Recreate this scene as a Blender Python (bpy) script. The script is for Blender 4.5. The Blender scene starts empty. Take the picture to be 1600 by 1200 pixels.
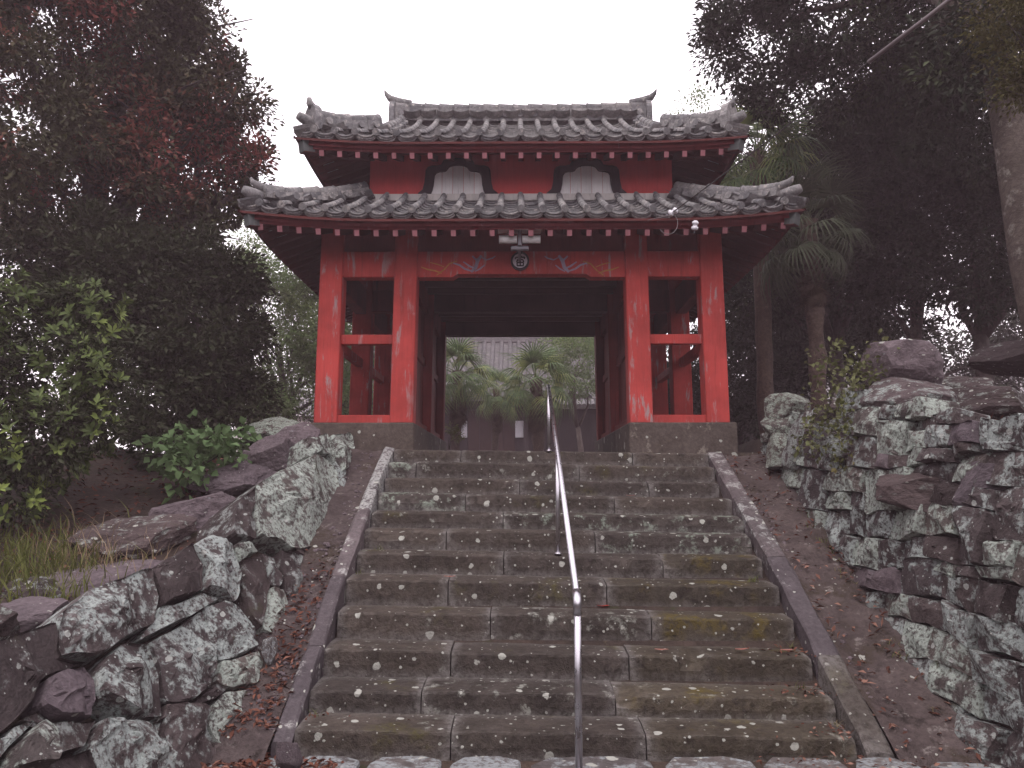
import bpy, bmesh, math, random
import numpy as np
from mathutils import Vector, Matrix, noise

random.seed(7)
rng = np.random.default_rng(7)
SC = bpy.context.scene
COL = SC.collection
PI = math.pi

VEIL_DENSITY = .0036  # density of the added veil that lifts the dark tones
# ---------------------------------------------------------------- camera
FPX, PITCH, YAW, WST = 1250.0, math.radians(7.2), math.atan(10/1250.0), 4.0
_y = [704.5,725,750,775,803,831.5,867.5,909.5,961,1021,1083.5,1146.5]
_w = [494,513,531,555,585,611,643,683,722,771,827,891.]
SD, SZ = [], []
for y_, w_ in zip(_y, _w):
    D_ = FPX*WST/w_; u_ = (600-y_)/FPX*D_
    SD.append(D_*math.cos(PITCH)-u_*math.sin(PITCH)); SZ.append(D_*math.sin(PITCH)+u_*math.cos(PITCH))
HC = -(SZ[-1]-0.18)
SZ = [z+HC for z in SZ]
LAND = SZ[0]
CAM = Vector((0, 0, HC))
cam_d = bpy.data.cameras.new('camera'); cam = bpy.data.objects.new('camera', cam_d); COL.objects.link(cam)
cam_d.sensor_fit = 'HORIZONTAL'; cam_d.sensor_width = 36; cam_d.lens = FPX/1600*36
cam_d.clip_end = 3000; cam_d.clip_start = 0.05
cam.location = CAM; cam.rotation_euler = (PI/2+PITCH, 0, YAW)
SC.camera = cam

# ---------------------------------------------------------------- world, sun, exposure
SUN_EL, SUN_AZ = math.radians(62), math.radians(200)
world = bpy.data.worlds.new('World'); SC.world = world; world.use_nodes = True
wt = world.node_tree; wt.nodes.clear()
wo = wt.nodes.new('ShaderNodeOutputWorld'); bg = wt.nodes.new('ShaderNodeBackground')
sky = wt.nodes.new('ShaderNodeTexSky'); sky.sky_type = 'NISHITA'; sky.sun_disc = False
sky.sun_elevation = SUN_EL; sky.sun_rotation = SUN_AZ; sky.dust_density = 4.0; sky.air_density = 1.2
cn = wt.nodes.new('ShaderNodeTexNoise'); cn.inputs['Scale'].default_value = 1.4; cn.inputs['Detail'].default_value = 5
cr = wt.nodes.new('ShaderNodeMapRange'); cr.inputs['From Min'].default_value = .3; cr.inputs['From Max'].default_value = .7
cr.inputs['To Min'].default_value = 9.5; cr.inputs['To Max'].default_value = 19.0
cm = wt.nodes.new('ShaderNodeMixRGB'); cm.blend_type = 'MULTIPLY'; cm.inputs[0].default_value = 1
cm.inputs[2].default_value = (1.0, .925, .975, 1)
mx = wt.nodes.new('ShaderNodeMixRGB'); mx.inputs[0].default_value = .86
wt.links.new(cn.outputs['Fac'], cr.inputs['Value']); wt.links.new(cr.outputs[0], cm.inputs[1])
wt.links.new(sky.outputs[0], mx.inputs[1]); wt.links.new(cm.outputs[0], mx.inputs[2])
wt.links.new(mx.outputs[0], bg.inputs[0]); bg.inputs[1].default_value = 0.10
wt.links.new(bg.outputs[0], wo.inputs[0])
sun_d = bpy.data.lights.new('sun', 'SUN'); sun = bpy.data.objects.new('sun', sun_d); COL.objects.link(sun)
sun_d.energy = 0.8; sun_d.angle = math.radians(40); sun_d.color = (1, .95, .92)
sd = Vector((math.sin(SUN_AZ)*math.cos(SUN_EL), math.cos(SUN_AZ)*math.cos(SUN_EL), math.sin(SUN_EL)))
sun.rotation_euler = sd.to_track_quat('Z', 'Y').to_euler()
vs = SC.view_settings; SC.display_settings.display_device = 'sRGB'
vs.view_transform = 'Standard'; vs.look = 'None'; vs.gamma = 1; vs.exposure = 0.55; vs.use_curve_mapping = False
SC.render.engine = 'CYCLES'
SC.cycles.use_adaptive_sampling = True; SC.cycles.adaptive_threshold = .02
SC.cycles.max_bounces = 5; SC.cycles.diffuse_bounces = 3; SC.cycles.glossy_bounces = 2; SC.cycles.transmission_bounces = 2; SC.cycles.volume_bounces = 0

# ---------------------------------------------------------------- pixel measure helper (photo 1600x1200 -> metres)
cP, sP, cY, sY = math.cos(PITCH), math.sin(PITCH), math.cos(YAW), math.sin(YAW)
def ray(px, py):
    x = (px-800)/FPX; v = (600-py)/FPX
    y1 = cP - sP*v; z1 = sP + cP*v
    return Vector((x*cY - y1*sY, x*sY + y1*cY, z1))
def at(px, py, Y):
    d = ray(px, py); t = Y/d.y
    return CAM + d*t
def mpp(Y): return Y/FPX

# ---------------------------------------------------------------- materials
MATS = {}
class Nt:
    def __init__(s, name):
        s.m = bpy.data.materials.new(name); s.m.use_nodes = True; s.t = s.m.node_tree; s.t.nodes.clear()
        s.out = s.n('ShaderNodeOutputMaterial'); s.b = s.n('ShaderNodeBsdfPrincipled')
        s.l(s.b.outputs[0], s.out.inputs[0]); MATS[name] = s.m
    def n(s, k, **kw):
        x = s.t.nodes.new(k)
        for a, v in kw.items(): setattr(x, a, v)
        return x
    def l(s, a, b): s.t.links.new(a, b)
    def coord(s, kind='Object', scale=(1,1,1), rnd=True):
        tc = s.n('ShaderNodeTexCoord'); mp = s.n('ShaderNodeMapping')
        mp.inputs['Scale'].default_value = scale
        s.l(tc.outputs[kind], mp.inputs['Vector'])
        if rnd:
            oi = s.n('ShaderNodeObjectInfo'); mu = s.n('ShaderNodeMath', operation='MULTIPLY'); mu.inputs[1].default_value = 37.0
            s.l(oi.outputs['Random'], mu.inputs[0]); cb = s.n('ShaderNodeCombineXYZ')
            for i in range(3): s.l(mu.outputs[0], cb.inputs[i])
            s.l(cb.outputs[0], mp.inputs['Location'])
        return mp.outputs[0]
    def noise(s, vec, scale, detail=4, rough=.55, dist=0):
        x = s.n('ShaderNodeTexNoise'); x.inputs['Scale'].default_value = scale; x.inputs['Detail'].default_value = detail
        x.inputs['Roughness'].default_value = rough; x.inputs['Distortion'].default_value = dist
        s.l(vec, x.inputs['Vector']); return x.outputs['Fac']
    def step(s, val, a, b, lo=0., hi=1.):
        x = s.n('ShaderNodeMapRange', interpolation_type='SMOOTHSTEP')
        for k, v in zip(('From Min','From Max','To Min','To Max'), (a, b, lo, hi)): x.inputs[k].default_value = v
        s.l(val, x.inputs['Value']); return x.outputs[0]
    def math(s, op, a, b):
        x = s.n('ShaderNodeMath', operation=op)
        for i, v in enumerate((a, b)):
            if isinstance(v, (int, float)): x.inputs[i].default_value = v
            else: s.l(v, x.inputs[i])
        return x.outputs[0]
    def mix(s, fac, a, b, mode='MIX'):
        x = s.n('ShaderNodeMixRGB', blend_type=mode)
        for i, v in zip((0,1,2), (fac, a, b)):
            if isinstance(v, (int, float)): x.inputs[i].default_value = v if i == 0 else (v,v,v,1)
            elif isinstance(v, tuple): x.inputs[i].default_value = (*v, 1)
            else: s.l(v, x.inputs[i])
        return x.outputs[0]
    def spots(s, vec, scale, dens, rmax=.36):
        v = s.n('ShaderNodeTexVoronoi'); v.inputs['Scale'].default_value = scale
        nz = s.n('ShaderNodeTexNoise'); nz.inputs['Scale'].default_value = scale*2.2; nz.inputs['Detail'].default_value = 3
        s.l(vec, nz.inputs['Vector'])
        ad = s.mix(.10/scale*4, vec, nz.outputs['Color'], 'ADD')
        s.l(ad, v.inputs['Vector'])
        sp = s.n('ShaderNodeSeparateColor'); s.l(v.outputs['Color'], sp.inputs[0])
        r = s.step(sp.outputs[0], 1-dens, 1.0, 0, rmax)
        return s.step(s.math('SUBTRACT', r, v.outputs['Distance']), 0.0, .05)
    def bump(s, h, strength, dist=.02):
        x = s.n('ShaderNodeBump'); x.inputs['Strength'].default_value = strength; x.inputs['Distance'].default_value = dist
        s.l(h, x.inputs['Height']); s.l(x.outputs[0], s.b.inputs['Normal'])
    def fin(s, col, rough=.8, spec=.3):
        if isinstance(col, tuple): s.b.inputs['Base Color'].default_value = (*col, 1)
        else: s.l(col, s.b.inputs['Base Color'])
        if isinstance(rough, (int, float)): s.b.inputs['Roughness'].default_value = rough
        else: s.l(rough, s.b.inputs['Roughness'])
        s.b.inputs['Specular IOR Level'].default_value = spec
        return s.m

def stone(name, c1, c2, lich, la=.56, ls=5., spot=0., moss=None, ma=.62, bump=.6, spot_scale=5., spot_col=(.42,.42,.38), kind='Object', rnd=True, rough=.75, wear=None, grime=0):
    t = Nt(name); v = t.coord(kind, rnd=rnd)
    n1 = t.noise(v, 3.0, 5, .65); n2 = t.noise(v, 20, 4, .72); n3 = n2
    col = t.mix(t.step(n1, .3, .7), c1, c2)
    col = t.mix(1.0, col, t.mix(t.step(n2, .2, .8), (.62,.62,.62), (1.3,1.3,1.3)), 'MULTIPLY')
    o2 = t.n('ShaderNodeObjectInfo'); fr = t.math('FRACT', t.math('MULTIPLY', o2.outputs['Random'], 7.3), 0); col = t.mix(1.0, col, t.mix(fr, (.78,.77,.80), (1.22,1.18,1.16)), 'MULTIPLY')
    if grime:
        col = t.mix(t.step(t.noise(v, 5.5, 4, .7), .56, .68, 0, .75), col, (.020,.014,.012))
    if moss:
        big = t.noise(v, 1.7, 5, .6)
        col = t.mix(t.math('MULTIPLY', t.step(big, ma, ma+.1), t.step(n2, .35, .6)), col, moss)
    if la < 1:
        a = t.noise(v, ls, 5, .66, .1); b = t.noise(v, ls*4.5, 4, .7)
        oi = t.n('ShaderNodeObjectInfo'); a = t.math('ADD', a, t.math('MULTIPLY', t.math('SUBTRACT', oi.outputs['Random'], .5), .13))
        m = t.math('MULTIPLY', t.step(a, la-.03, la+.08), t.step(b, .36, .54))
        lc = t.mix(n2, tuple(c*.6 for c in lich), tuple(min(1, c*1.35) for c in lich))
        col = t.mix(m, col, lc)
    if spot:
        m = t.spots(v, spot_scale, spot); col = t.mix(m, col, t.mix(n3, tuple(c*.7 for c in spot_col), tuple(c*1.25 for c in spot_col)))
        m = t.spots(v, spot_scale*3.1, spot*.6); col = t.mix(m, col, spot_col)
    if wear:
        ge = t.n('ShaderNodeNewGeometry'); col = t.mix(t.math('MULTIPLY', t.step(ge.outputs['Pointiness'], .53, .60), t.step(n2, .35, .6, .2, .8)), col, wear)
    t.bump(n2, bump, .03)
    return t.fin(col, rough, .25)

W_ = (.20,.185,.178)
stone('step_stone', (.044,.036,.029), (.080,.066,.056), (.26,.26,.23), .645, 6.5, .34, (.070,.060,.022), .58, .8, 9.5, wear=W_, grime=1)
stone('lichen_step_stone', (.046,.038,.032), (.080,.067,.058), (.25,.29,.24), .52, 5.0, .40, (.07,.062,.03), .60, .8, 9.5, wear=W_, grime=1)
stone('mossy_step_stone', (.046,.037,.026), (.080,.067,.049), (.27,.26,.22), .65, 6.0, .30, (.10,.074,.016), .53, .8, 9.5, wear=W_, grime=1)
stone('kerb_stone', (.085,.071,.076), (.125,.106,.112), (.36,.35,.34), .62, 6.0, .30, None, .6, .4, 7.5)
stone('kerb_lichen', (.09,.076,.078), (.135,.115,.118), (.36,.36,.35), .46, 8.0, .3, None, .6, .5, 7.5)
stone('paving_stone', (.10,.088,.084), (.145,.13,.125), (.28,.30,.31), .45, 6.0, .3, None, .6, .5, 7.)
stone('rock_lichen', (.060,.044,.046), (.105,.083,.086), (.31,.345,.325), .47, 7.0, .25, (.075,.08,.03), .66, 1.0, 9.)
stone('rock_pale', (.080,.064,.060), (.13,.108,.098), (.32,.365,.315), .43, 7.5, .25, (.07,.08,.035), .62, 1.0, 9.)
stone('rock_dark', (.050,.036,.036), (.088,.067,.068), (.28,.30,.28), .60, 7., .16, (.055,.05,.03), .6, 1.0, 9.)
stone('rock_purple', (.10,.080,.090), (.15,.122,.134), (.27,.26,.28), .66, 7.0, .10, None, .6, .9, 9.)
stone('face_lichen', (.052,.040,.040), (.098,.080,.080), (.35,.39,.375), .475, 6.5, .30, (.075,.08,.03), .66, 1.0, 14., spot_col=(.36,.37,.35))
stone('face_pale', (.066,.054,.051), (.118,.101,.093), (.36,.405,.365), .435, 6.5, .30, (.07,.08,.035), .60, 1.0, 14., spot_col=(.36,.37,.35))
stone('face_dark', (.040,.030,.030), (.075,.059,.058), (.27,.29,.28), .57, 6., .20, (.055,.05,.03), .6, 1.0, 14., spot_col=(.33,.34,.32))
stone('plinth_stone', (.085,.067,.056), (.125,.101,.086), (.24,.21,.18), .64, 5, .10, (.11,.09,.04), .62, .4, 5.)
stone('channel_stone', (.068,.051,.049), (.118,.092,.087), (.22,.19,.18), .64, 7., .08, (.05,.036,.026), .52, .9, 11., rnd=False, grime=1)
stone('earth', (.040,.028,.022), (.075,.052,.04), (.10,.08,.05), .66, 7., 0, (.035,.04,.015), .58, .8, rnd=False)
stone('old_tile', (.075,.075,.080), (.125,.122,.125), (.2,.19,.18), .62, 5., 0, None, .6, .5)
stone('tile_clay', (.135,.138,.142), (.265,.258,.258), (.42,.39,.37), .60, 9., .25, None, .6, .5, 14., (.36,.33,.31))
stone('concrete', (.20,.19,.18), (.27,.25,.24), (.32,.30,.29), .62, 4., 0, None, .6, .3)

def paint(name, c, worn, amt=.63, dirt=.55, streak=.55):
    t = Nt(name); v = t.coord('Object', (1,1,1)); vs_ = t.coord('Object', (9,9,1.6)); vf = t.coord('Object', (40,40,3))
    n = t.noise(v, 1.6, 6, .6); w = t.noise(vs_, 1.0, 7, .7, .3); g = t.noise(vf, 1., 4, .6)
    col = t.mix(t.step(n, .25, .75), tuple(x*dirt for x in c), tuple(x*1.08 for x in c))
    col = t.mix(1., col, t.mix(g, (.82,.82,.82), (1.14,1.14,1.14)), 'MULTIPLY')
    col = t.mix(t.math('MULTIPLY', t.step(w, amt, amt+.09), t.step(n, .30, .60)), col, worn)
    sv = t.coord('Object', (14,14,.9)); sn = t.noise(sv, 1., 5, .65)
    col = t.mix(t.step(sn, .56, .72, 0, streak), col, tuple(x*.30 for x in c))
    t.bump(t.math('ADD', t.math('MULTIPLY', w, .6), g), .4, .012)
    return t.fin(col, .7, .25)
paint('red_paint', (.52,.062,.054), (.36,.25,.25), .555, .62, .45)
paint('red_wall', (.60,.075,.075), (.42,.20,.20), .64, .85, .12)
paint('red_fascia', (.20,.028,.032), (.22,.09,.10), .62, .66)  # red darkened to carry the shadow of the tile edge
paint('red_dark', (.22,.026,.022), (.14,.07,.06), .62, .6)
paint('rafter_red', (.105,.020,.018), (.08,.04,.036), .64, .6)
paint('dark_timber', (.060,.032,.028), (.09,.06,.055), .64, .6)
paint('pink_cap', (.50,.20,.23), (.25,.12,.13), .62, .7)
paint('grey_cap', (.11,.12,.12), (.2,.2,.2), .6, .7)
paint('white_board', (.88,.85,.86), (.16,.14,.14), .64, .82)
paint('white_panel', (.70,.68,.74), (.5,.48,.5), .66, .9)
paint('black_frame', (.030,.022,.028), (.06,.05,.05), .66, .7)
paint('cream_wall', (.62,.58,.56), (.40,.37,.36), .6, .8)
paint('brown_wall', (.040,.032,.034), (.065,.058,.066), .6, .7)
paint('pale_blue_paint', (.36,.30,.40), (.45,.12,.10), .58, .8)
paint('yellow_paint', (.50,.24,.06), (.45,.08,.05), .58, .8)
paint('far_red', (.45,.06,.07), (.3,.1,.1), .6, .8)

def simple(name, c, rough=.5, metal=0., spec=.5):
    t = Nt(name); v = t.coord(); n = t.noise(v, 14, 5, .6)
    col = t.mix(n, tuple(x*.8 for x in c), tuple(min(1, x*1.15) for x in c))
    t.b.inputs['Metallic'].default_value = metal
    rg = t.step(n, .2, .8, rough*.75, min(1, rough*1.3))
    return t.fin(col, rg, spec)
simple('steel', (.58,.56,.60), .30, 1.0)
simple('tube_white', (.88,.86,.88), .35)
simple('fixture_grey', (.20,.19,.22), .5)
simple('porcelain', (.82,.80,.86), .2)
simple('cable_black', (.035,.03,.03), .6)
simple('cable_sleeve', (.17,.14,.145), .7)
simple('glass_dark', (.03,.035,.04), .12)
simple('emblem_white', (.66,.62,.68), .6)
simple('emblem_black', (.02,.016,.022), .6)

def leafmat(name, c1, c2, c3=None, a3=.9, rough=.6, trans=.15, spec=.12):
    t = Nt(name); g = t.n('ShaderNodeNewGeometry'); r = g.outputs['Random Per Island']
    col = t.mix(r, c1, c2)
    if c3:
        tc = t.n('ShaderNodeTexCoord'); n = t.noise(tc.outputs['Object'], .55, 3, .5)
        m = t.math('MULTIPLY', t.step(n, a3-.06, a3+.06), t.step(r, .35, .5))
        col = t.mix(m, col, c3)
    t.fin(col, rough, spec)
    tr = t.n('ShaderNodeBsdfTranslucent'); t.l(col, tr.inputs[0]); ms = t.n('ShaderNodeMixShader'); ms.inputs[0].default_value = trans
    t.l(t.b.outputs[0], ms.inputs[1]); t.l(tr.outputs[0], ms.inputs[2]); t.l(ms.outputs[0], t.out.inputs[0])
    return t.m
leafmat('leaf_camphor', (.040,.042,.025), (.092,.090,.048), (.23,.070,.058), .55, .6)  # red patches are new growth and also imitate top-lit clumps
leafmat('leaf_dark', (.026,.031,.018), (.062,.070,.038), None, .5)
leafmat('leaf_wood', (.020,.026,.018), (.046,.056,.036), (.070,.090,.042), .60)
leafmat('leaf_shrub', (.065,.088,.034), (.14,.185,.062), (.24,.30,.08), .56, .4, .2)
leafmat('leaf_bright', (.10,.16,.07), (.15,.23,.10), None, .5, .5, .25)
leafmat('leaf_maple', (.11,.165,.07), (.19,.26,.105), (.22,.27,.11), .55, .55, .35)
leafmat('leaf_yellow', (.075,.072,.026), (.13,.12,.045), None, .5)
leafmat('leaf_olive', (.10,.11,.045), (.17,.18,.075), (.22,.17,.06), .6, .4)
leafmat('palm_green', (.085,.135,.062), (.18,.24,.105), (.32,.35,.13), .52, .45, .25)
leafmat('palm_dim', (.065,.080,.050), (.11,.13,.08), None, .5, .45, .2)
leafmat('palm_dead', (.045,.032,.023), (.08,.057,.04), None, .5, .8, .1)
leafmat('litter', (.075,.030,.022), (.19,.075,.050), (.30,.16,.12), .56, .7, .05)
leafmat('red_leaf', (.62,.06,.035), (.70,.12,.07), None, .5, .6, .1)
leafmat('pink_leaf', (.52,.24,.20), (.60,.30,.25), None, .5, .7, .1)
leafmat('grass', (.085,.10,.028), (.17,.18,.055), (.30,.24,.13), .56, .6, .25)
leafmat('dry_grass', (.24,.17,.11), (.36,.27,.18), None, .5, .8, .15)
stone('bark', (.060,.046,.042), (.11,.088,.08), (.16,.15,.14), .6, 6., 0, None, .6, 1.0)
stone('bark_pale', (.058,.046,.040), (.095,.078,.068), (.22,.2,.18), .6, 5., 0, None, .6, .9)
stone('palm_bark', (.06,.040,.033), (.095,.066,.052), (.14,.1,.08), .6, 12., 0, None, .6, 1.0)
def M(n): return MATS[n]

# ---------------------------------------------------------------- object helpers
def link(name, me, mat=None, parent=None):
    o = bpy.data.objects.new(name, me); COL.objects.link(o)
    if mat is not None and me is not None and not me.materials: me.materials.append(M(mat))
    if parent is not None: o.parent = parent
    return o
def mesh_of(name, vs, fs, smooth=False):
    me = bpy.data.meshes.new(name); me.from_pydata([tuple(v) for v in vs], [], fs); me.update()
    if smooth: me.polygons.foreach_set('use_smooth', [True]*len(me.polygons))
    return me
def np_mesh(name, v, f):
    me = bpy.data.meshes.new(name); n = len(f); k = f.shape[1]
    me.vertices.add(len(v)); me.vertices.foreach_set('co', np.ascontiguousarray(v, dtype=np.float32).ravel())
    me.loops.add(n*k); me.loops.foreach_set('vertex_index', np.ascontiguousarray(f, dtype=np.int32).ravel())
    me.polygons.add(n); me.polygons.foreach_set('loop_start', np.arange(0, n*k, k, dtype=np.int32))
    me.update(calc_edges=True); return me
def tag(o, label, cat, group=None):
    o['label'] = label; o['category'] = cat
    if group: o['group'] = group
    return o
def struct(o): o['kind'] = 'structure'; return o
def stuff(o): o['kind'] = 'stuff'; return o
def empty(name, loc=(0,0,0), parent=None):
    o = bpy.data.objects.new(name, None); COL.objects.link(o); o.location = loc; o.empty_display_size = .2
    if parent is not None: o.parent = parent
    return o
class MB:
    def __init__(s): s.v = []; s.f = []
    def add(s, vs, fs):
        b = len(s.v); s.v += [Vector(v) for v in vs]; s.f += [tuple(i+b for i in f) for f in fs]; return s
    def box(s, x0, x1, y0, y1, z0, z1, bev=0.0):
        if bev:
            b = min(bev, abs(x1-x0)/3, abs(y1-y0)/3, abs(z1-z0)/3)
            bm = bmesh.new(); bmesh.ops.create_cube(bm, size=1)
            for v in bm.verts:
                v.co = Vector((x0+(v.co.x+.5)*(x1-x0), y0+(v.co.y+.5)*(y1-y0), z0+(v.co.z+.5)*(z1-z0)))
            bmesh.ops.bevel(bm, geom=bm.edges[:], offset=b, segments=1, affect='EDGES', profile=.5)
            bm.verts.index_update(); s.add([v.co.copy() for v in bm.verts], [[v.index for v in f.verts] for f in bm.faces]); bm.free(); return s
        vs = [(x,y,z) for z in (z0,z1) for y in (y0,y1) for x in (x0,x1)]
        return s.add(vs, [(0,2,3,1),(4,5,7,6),(0,1,5,4),(2,6,7,3),(0,4,6,2),(1,3,7,5)])
    def beam(s, a, b, w, h, up=(0,0,1)):
        a, b = Vector(a), Vector(b); d = (b-a).normalized(); r = d.cross(Vector(up)).normalized(); u = r.cross(d)
        vs = [p+r*(i*w/2)+u*(j*h/2) for p in (a,b) for i, j in ((-1,-1),(1,-1),(1,1),(-1,1))]
        return s.add(vs, [(0,1,2,3)[::-1],(4,5,6,7),(0,1,5,4),(1,2,6,5),(2,3,7,6),(3,0,4,7)])
    def tube(s, pts, rad, n=8, cap=True, jit=0.):
        pts = [Vector(p) for p in pts]; rings = []; ref = None
        if not isinstance(rad, (list, tuple)): rad = [rad]*len(pts)
        vs = []
        for i, p in enumerate(pts):
            d = (pts[min(i+1, len(pts)-1)] - pts[max(i-1, 0)]).normalized()
            if ref is None: ref = d.orthogonal().normalized()
            ref = (ref - d*ref.dot(d)).normalized(); q = d.cross(ref)
            for k in range(n):
                a = 2*PI*k/n; o = ref*math.cos(a) + q*math.sin(a); rr = rad[i]
                if jit: rr *= 1 + jit*noise.noise((p+o*rad[i])*2.2)*1.6
                vs.append(p + o*rr)
        fs = [(i*n+k, i*n+(k+1)%n, (i+1)*n+(k+1)%n, (i+1)*n+k) for i in range(len(pts)-1) for k in range(n)]
        if cap: fs += [tuple(range(n))[::-1], tuple(range((len(pts)-1)*n, len(pts)*n))]
        return s.add(vs, fs)
    def prism(s, poly, axis, a, b):
        """poly: 2D points; axis 'y' -> (x,z) outline swept in y; 'x' -> (y,z) outline swept in x"""
        n = len(poly)
        mk = (lambda p, t: (p[0], t, p[1])) if axis == 'y' else (lambda p, t: (t, p[0], p[1]))
        vs = [mk(p, a) for p in poly] + [mk(p, b) for p in poly]
        return s.add(vs, [tuple(range(n))[::-1], tuple(range(n, 2*n))] + [(i, (i+1)%n, n+(i+1)%n, n+i) for i in range(n)])
    def mesh(s, name, smooth=False):
        me = mesh_of(name, s.v, s.f, smooth)
        bm = bmesh.new(); bm.from_mesh(me); bmesh.ops.recalc_face_normals(bm, faces=bm.faces[:]); bm.to_mesh(me); bm.free()
        return me
    def obj(s, name, mat, parent=None, smooth=False): return link(name, s.mesh(name, smooth), mat, parent)

def lerp(a, b, t): return a + (b-a)*t
def interp(x, xs, ys): return float(np.interp(x, xs, ys))

# ---------------------------------------------------------------- heights of the place
XL, XR = 0.41-2.0, 0.41+2.0                     # stair edges
def zs(Y):                                       # stair pitch line (nosings)
    return interp(Y, SD[::-1] + [SD[0]+.01], SZ[::-1] + [SZ[0]]) if Y > SD[-1] else max(0.0, SZ[-1] - (SD[-1]-Y)*.55)
def topL(Y): return interp(Y, [3,5,5.8,7.5,8.6,9.6,10.4,14], [.7,.98,1.06,1.5,1.95,2.3,2.36,2.3])
def topR(Y): return interp(Y, [3,4.5,5.7,7,8.3,9.8,11,16], [2.3,2.35,2.4,2.55,2.75,2.72,2.7,2.6])
def gz(X, Y):
    n = noise.noise(Vector((X*.6, Y*.6, 0)))*.10 + noise.noise(Vector((X*2.1, Y*2.1, 3)))*.03
    base = (zs(Y) - .22) if Y < 10.3 else LAND - .06
    if Y < SD[-1]+.1: base = -.03
    if X < -2.1:
        h = base + (-2.22-X)/.62
        cap = topL(Y) + (-3-X)*.06 if X < -3 else topL(Y)
        if Y > 10.2: cap = lerp(cap, LAND-.03+.0*X, min(1, (Y-10.2)/2.5))
        return min(h, cap-.12+n) if h > base else base
    if X > 3.2:
        h = base + (X-3.28)*5
        cap = topR(Y) + min(1.2, max(0, X-3.8)*.10)
        if Y > 16: cap = lerp(cap, LAND, min(1, (Y-16)/8))
        return min(h, cap-.12+n) if h > base else base
    return base
def axis_vals(dense0, dense1, step, far):
    a = list(np.arange(dense0, dense1+1e-6, step)); s = step; x = dense1
    while x < far: s *= 1.35; x += s; a.append(x)
    s = step; x = dense0; b = []
    while x > -far: s *= 1.35; x -= s; b.append(x)
    return b[::-1] + a
gx = axis_vals(-9, 9, .15, 900); gy = axis_vals(1.5, 17, .15, 900)
gv = [(x, y, gz(x, y) if abs(y) < 60 and abs(x) < 60 else (LAND-.06 if y > 0 else -.03)) for y in gy for x in gx]
nx = len(gx)
gf = [(j*nx+i, j*nx+i+1, (j+1)*nx+i+1, (j+1)*nx+i) for j in range(len(gy)-1) for i in range(nx-1)]
struct(link('ground', mesh_of('ground', gv, gf, True), 'earth'))

# ---------------------------------------------------------------- stone staircase
TILT = .0155
def tz(x): return -TILT*(x-.41)
stair = empty('stone_staircase', (.41, SD[-1], 0))
tag(stair, 'wide flight of lichen spotted stone steps climbing to the red gate', 'staircase')
def step_block(x0, x1, yf, yb, zt, zb, seed, wear=.016):
    r = .022
    prof = [(yf+.004, zb), (yf, lerp(zb, zt, .5)), (yf, zt-r), (yf+r*.35, zt-r*.35), (yf+r, zt), (lerp(yf, yb, .5), zt+.004), (yb, zt), (yb, zb)]
    n = max(2, int((x1-x0)/.055)); vs = []; m = len(prof)
    for i in range(n+1):
        x = lerp(x0, x1, i/n)
        endr = .012 if i in (0, n) else 0
        for k, (y, z) in enumerate(prof):
            p = Vector((x, y, z)); q = Vector((x*2.3+seed*7.1, y*3, z*5+seed))
            a = noise.noise(q)*wear + noise.noise(q*4)*wear*.5
            chip = max(0, noise.noise(Vector((x*3.1+seed*3.3, seed*2.7, 0)))-.28)*.11 + max(0, noise.noise(Vector((x*11+seed, seed*1.7, 5)))-.3)*.03
            if k in (2,3,4): a = abs(a)+chip; p += Vector((0, abs(a)*1.3+endr, -abs(a)*1.1-endr*.8))
            elif k in (0,1): p.y += a*.8+endr*.6
            elif k == 5: p.z += a*.6
            p.z += tz(x); vs.append(p - stair.location)
    fs = [(i*m+k, (i+1)*m+k, (i+1)*m+(k+1)%m, i*m+(k+1)%m) for i in range(n) for k in range(m)]
    fs += [tuple(range(m)), tuple(range(n*m, n*m+m))[::-1]]
    me = mesh_of('step_block', vs, fs, False)
    bm = bmesh.new(); bm.from_mesh(me); bmesh.ops.recalc_face_normals(bm, faces=bm.faces[:]); bm.to_mesh(me); bm.free()
    return me
JOINTS = [[720,988],[650,905],[812,1014],[727,960],[786,],[697,930],[787,1036],[700,948],[766,1018],[704,983],[658,962],[704,1010]]
for i in range(12):
    Y = SD[i]; cuts = [XL] + [at(px, _y[i], Y).x for px in JOINTS[i]] + [XR]
    cuts[0] += random.uniform(0, .02); cuts[-1] -= random.uniform(0, .05)
    zb = (SZ[i+1] if i < 11 else 0) - .03
    yb = (SD[i-1] if i else SD[0]+.45) + .10
    for k in range(len(cuts)-1):
        me = step_block(cuts[k]+.005, cuts[k+1]-.005, Y+random.uniform(-.006, .008), yb, SZ[i]+random.uniform(-.007, .007), zb, i*5+k)
        lich = (k == 0 and i in (1, 3)) or (k == len(cuts)-2 and i in (4, 5))
        link('step_block', me, 'lichen_step_stone' if lich else ('mossy_step_stone' if (i >= 6 and k == len(cuts)-2) else 'step_stone'), stair)
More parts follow.
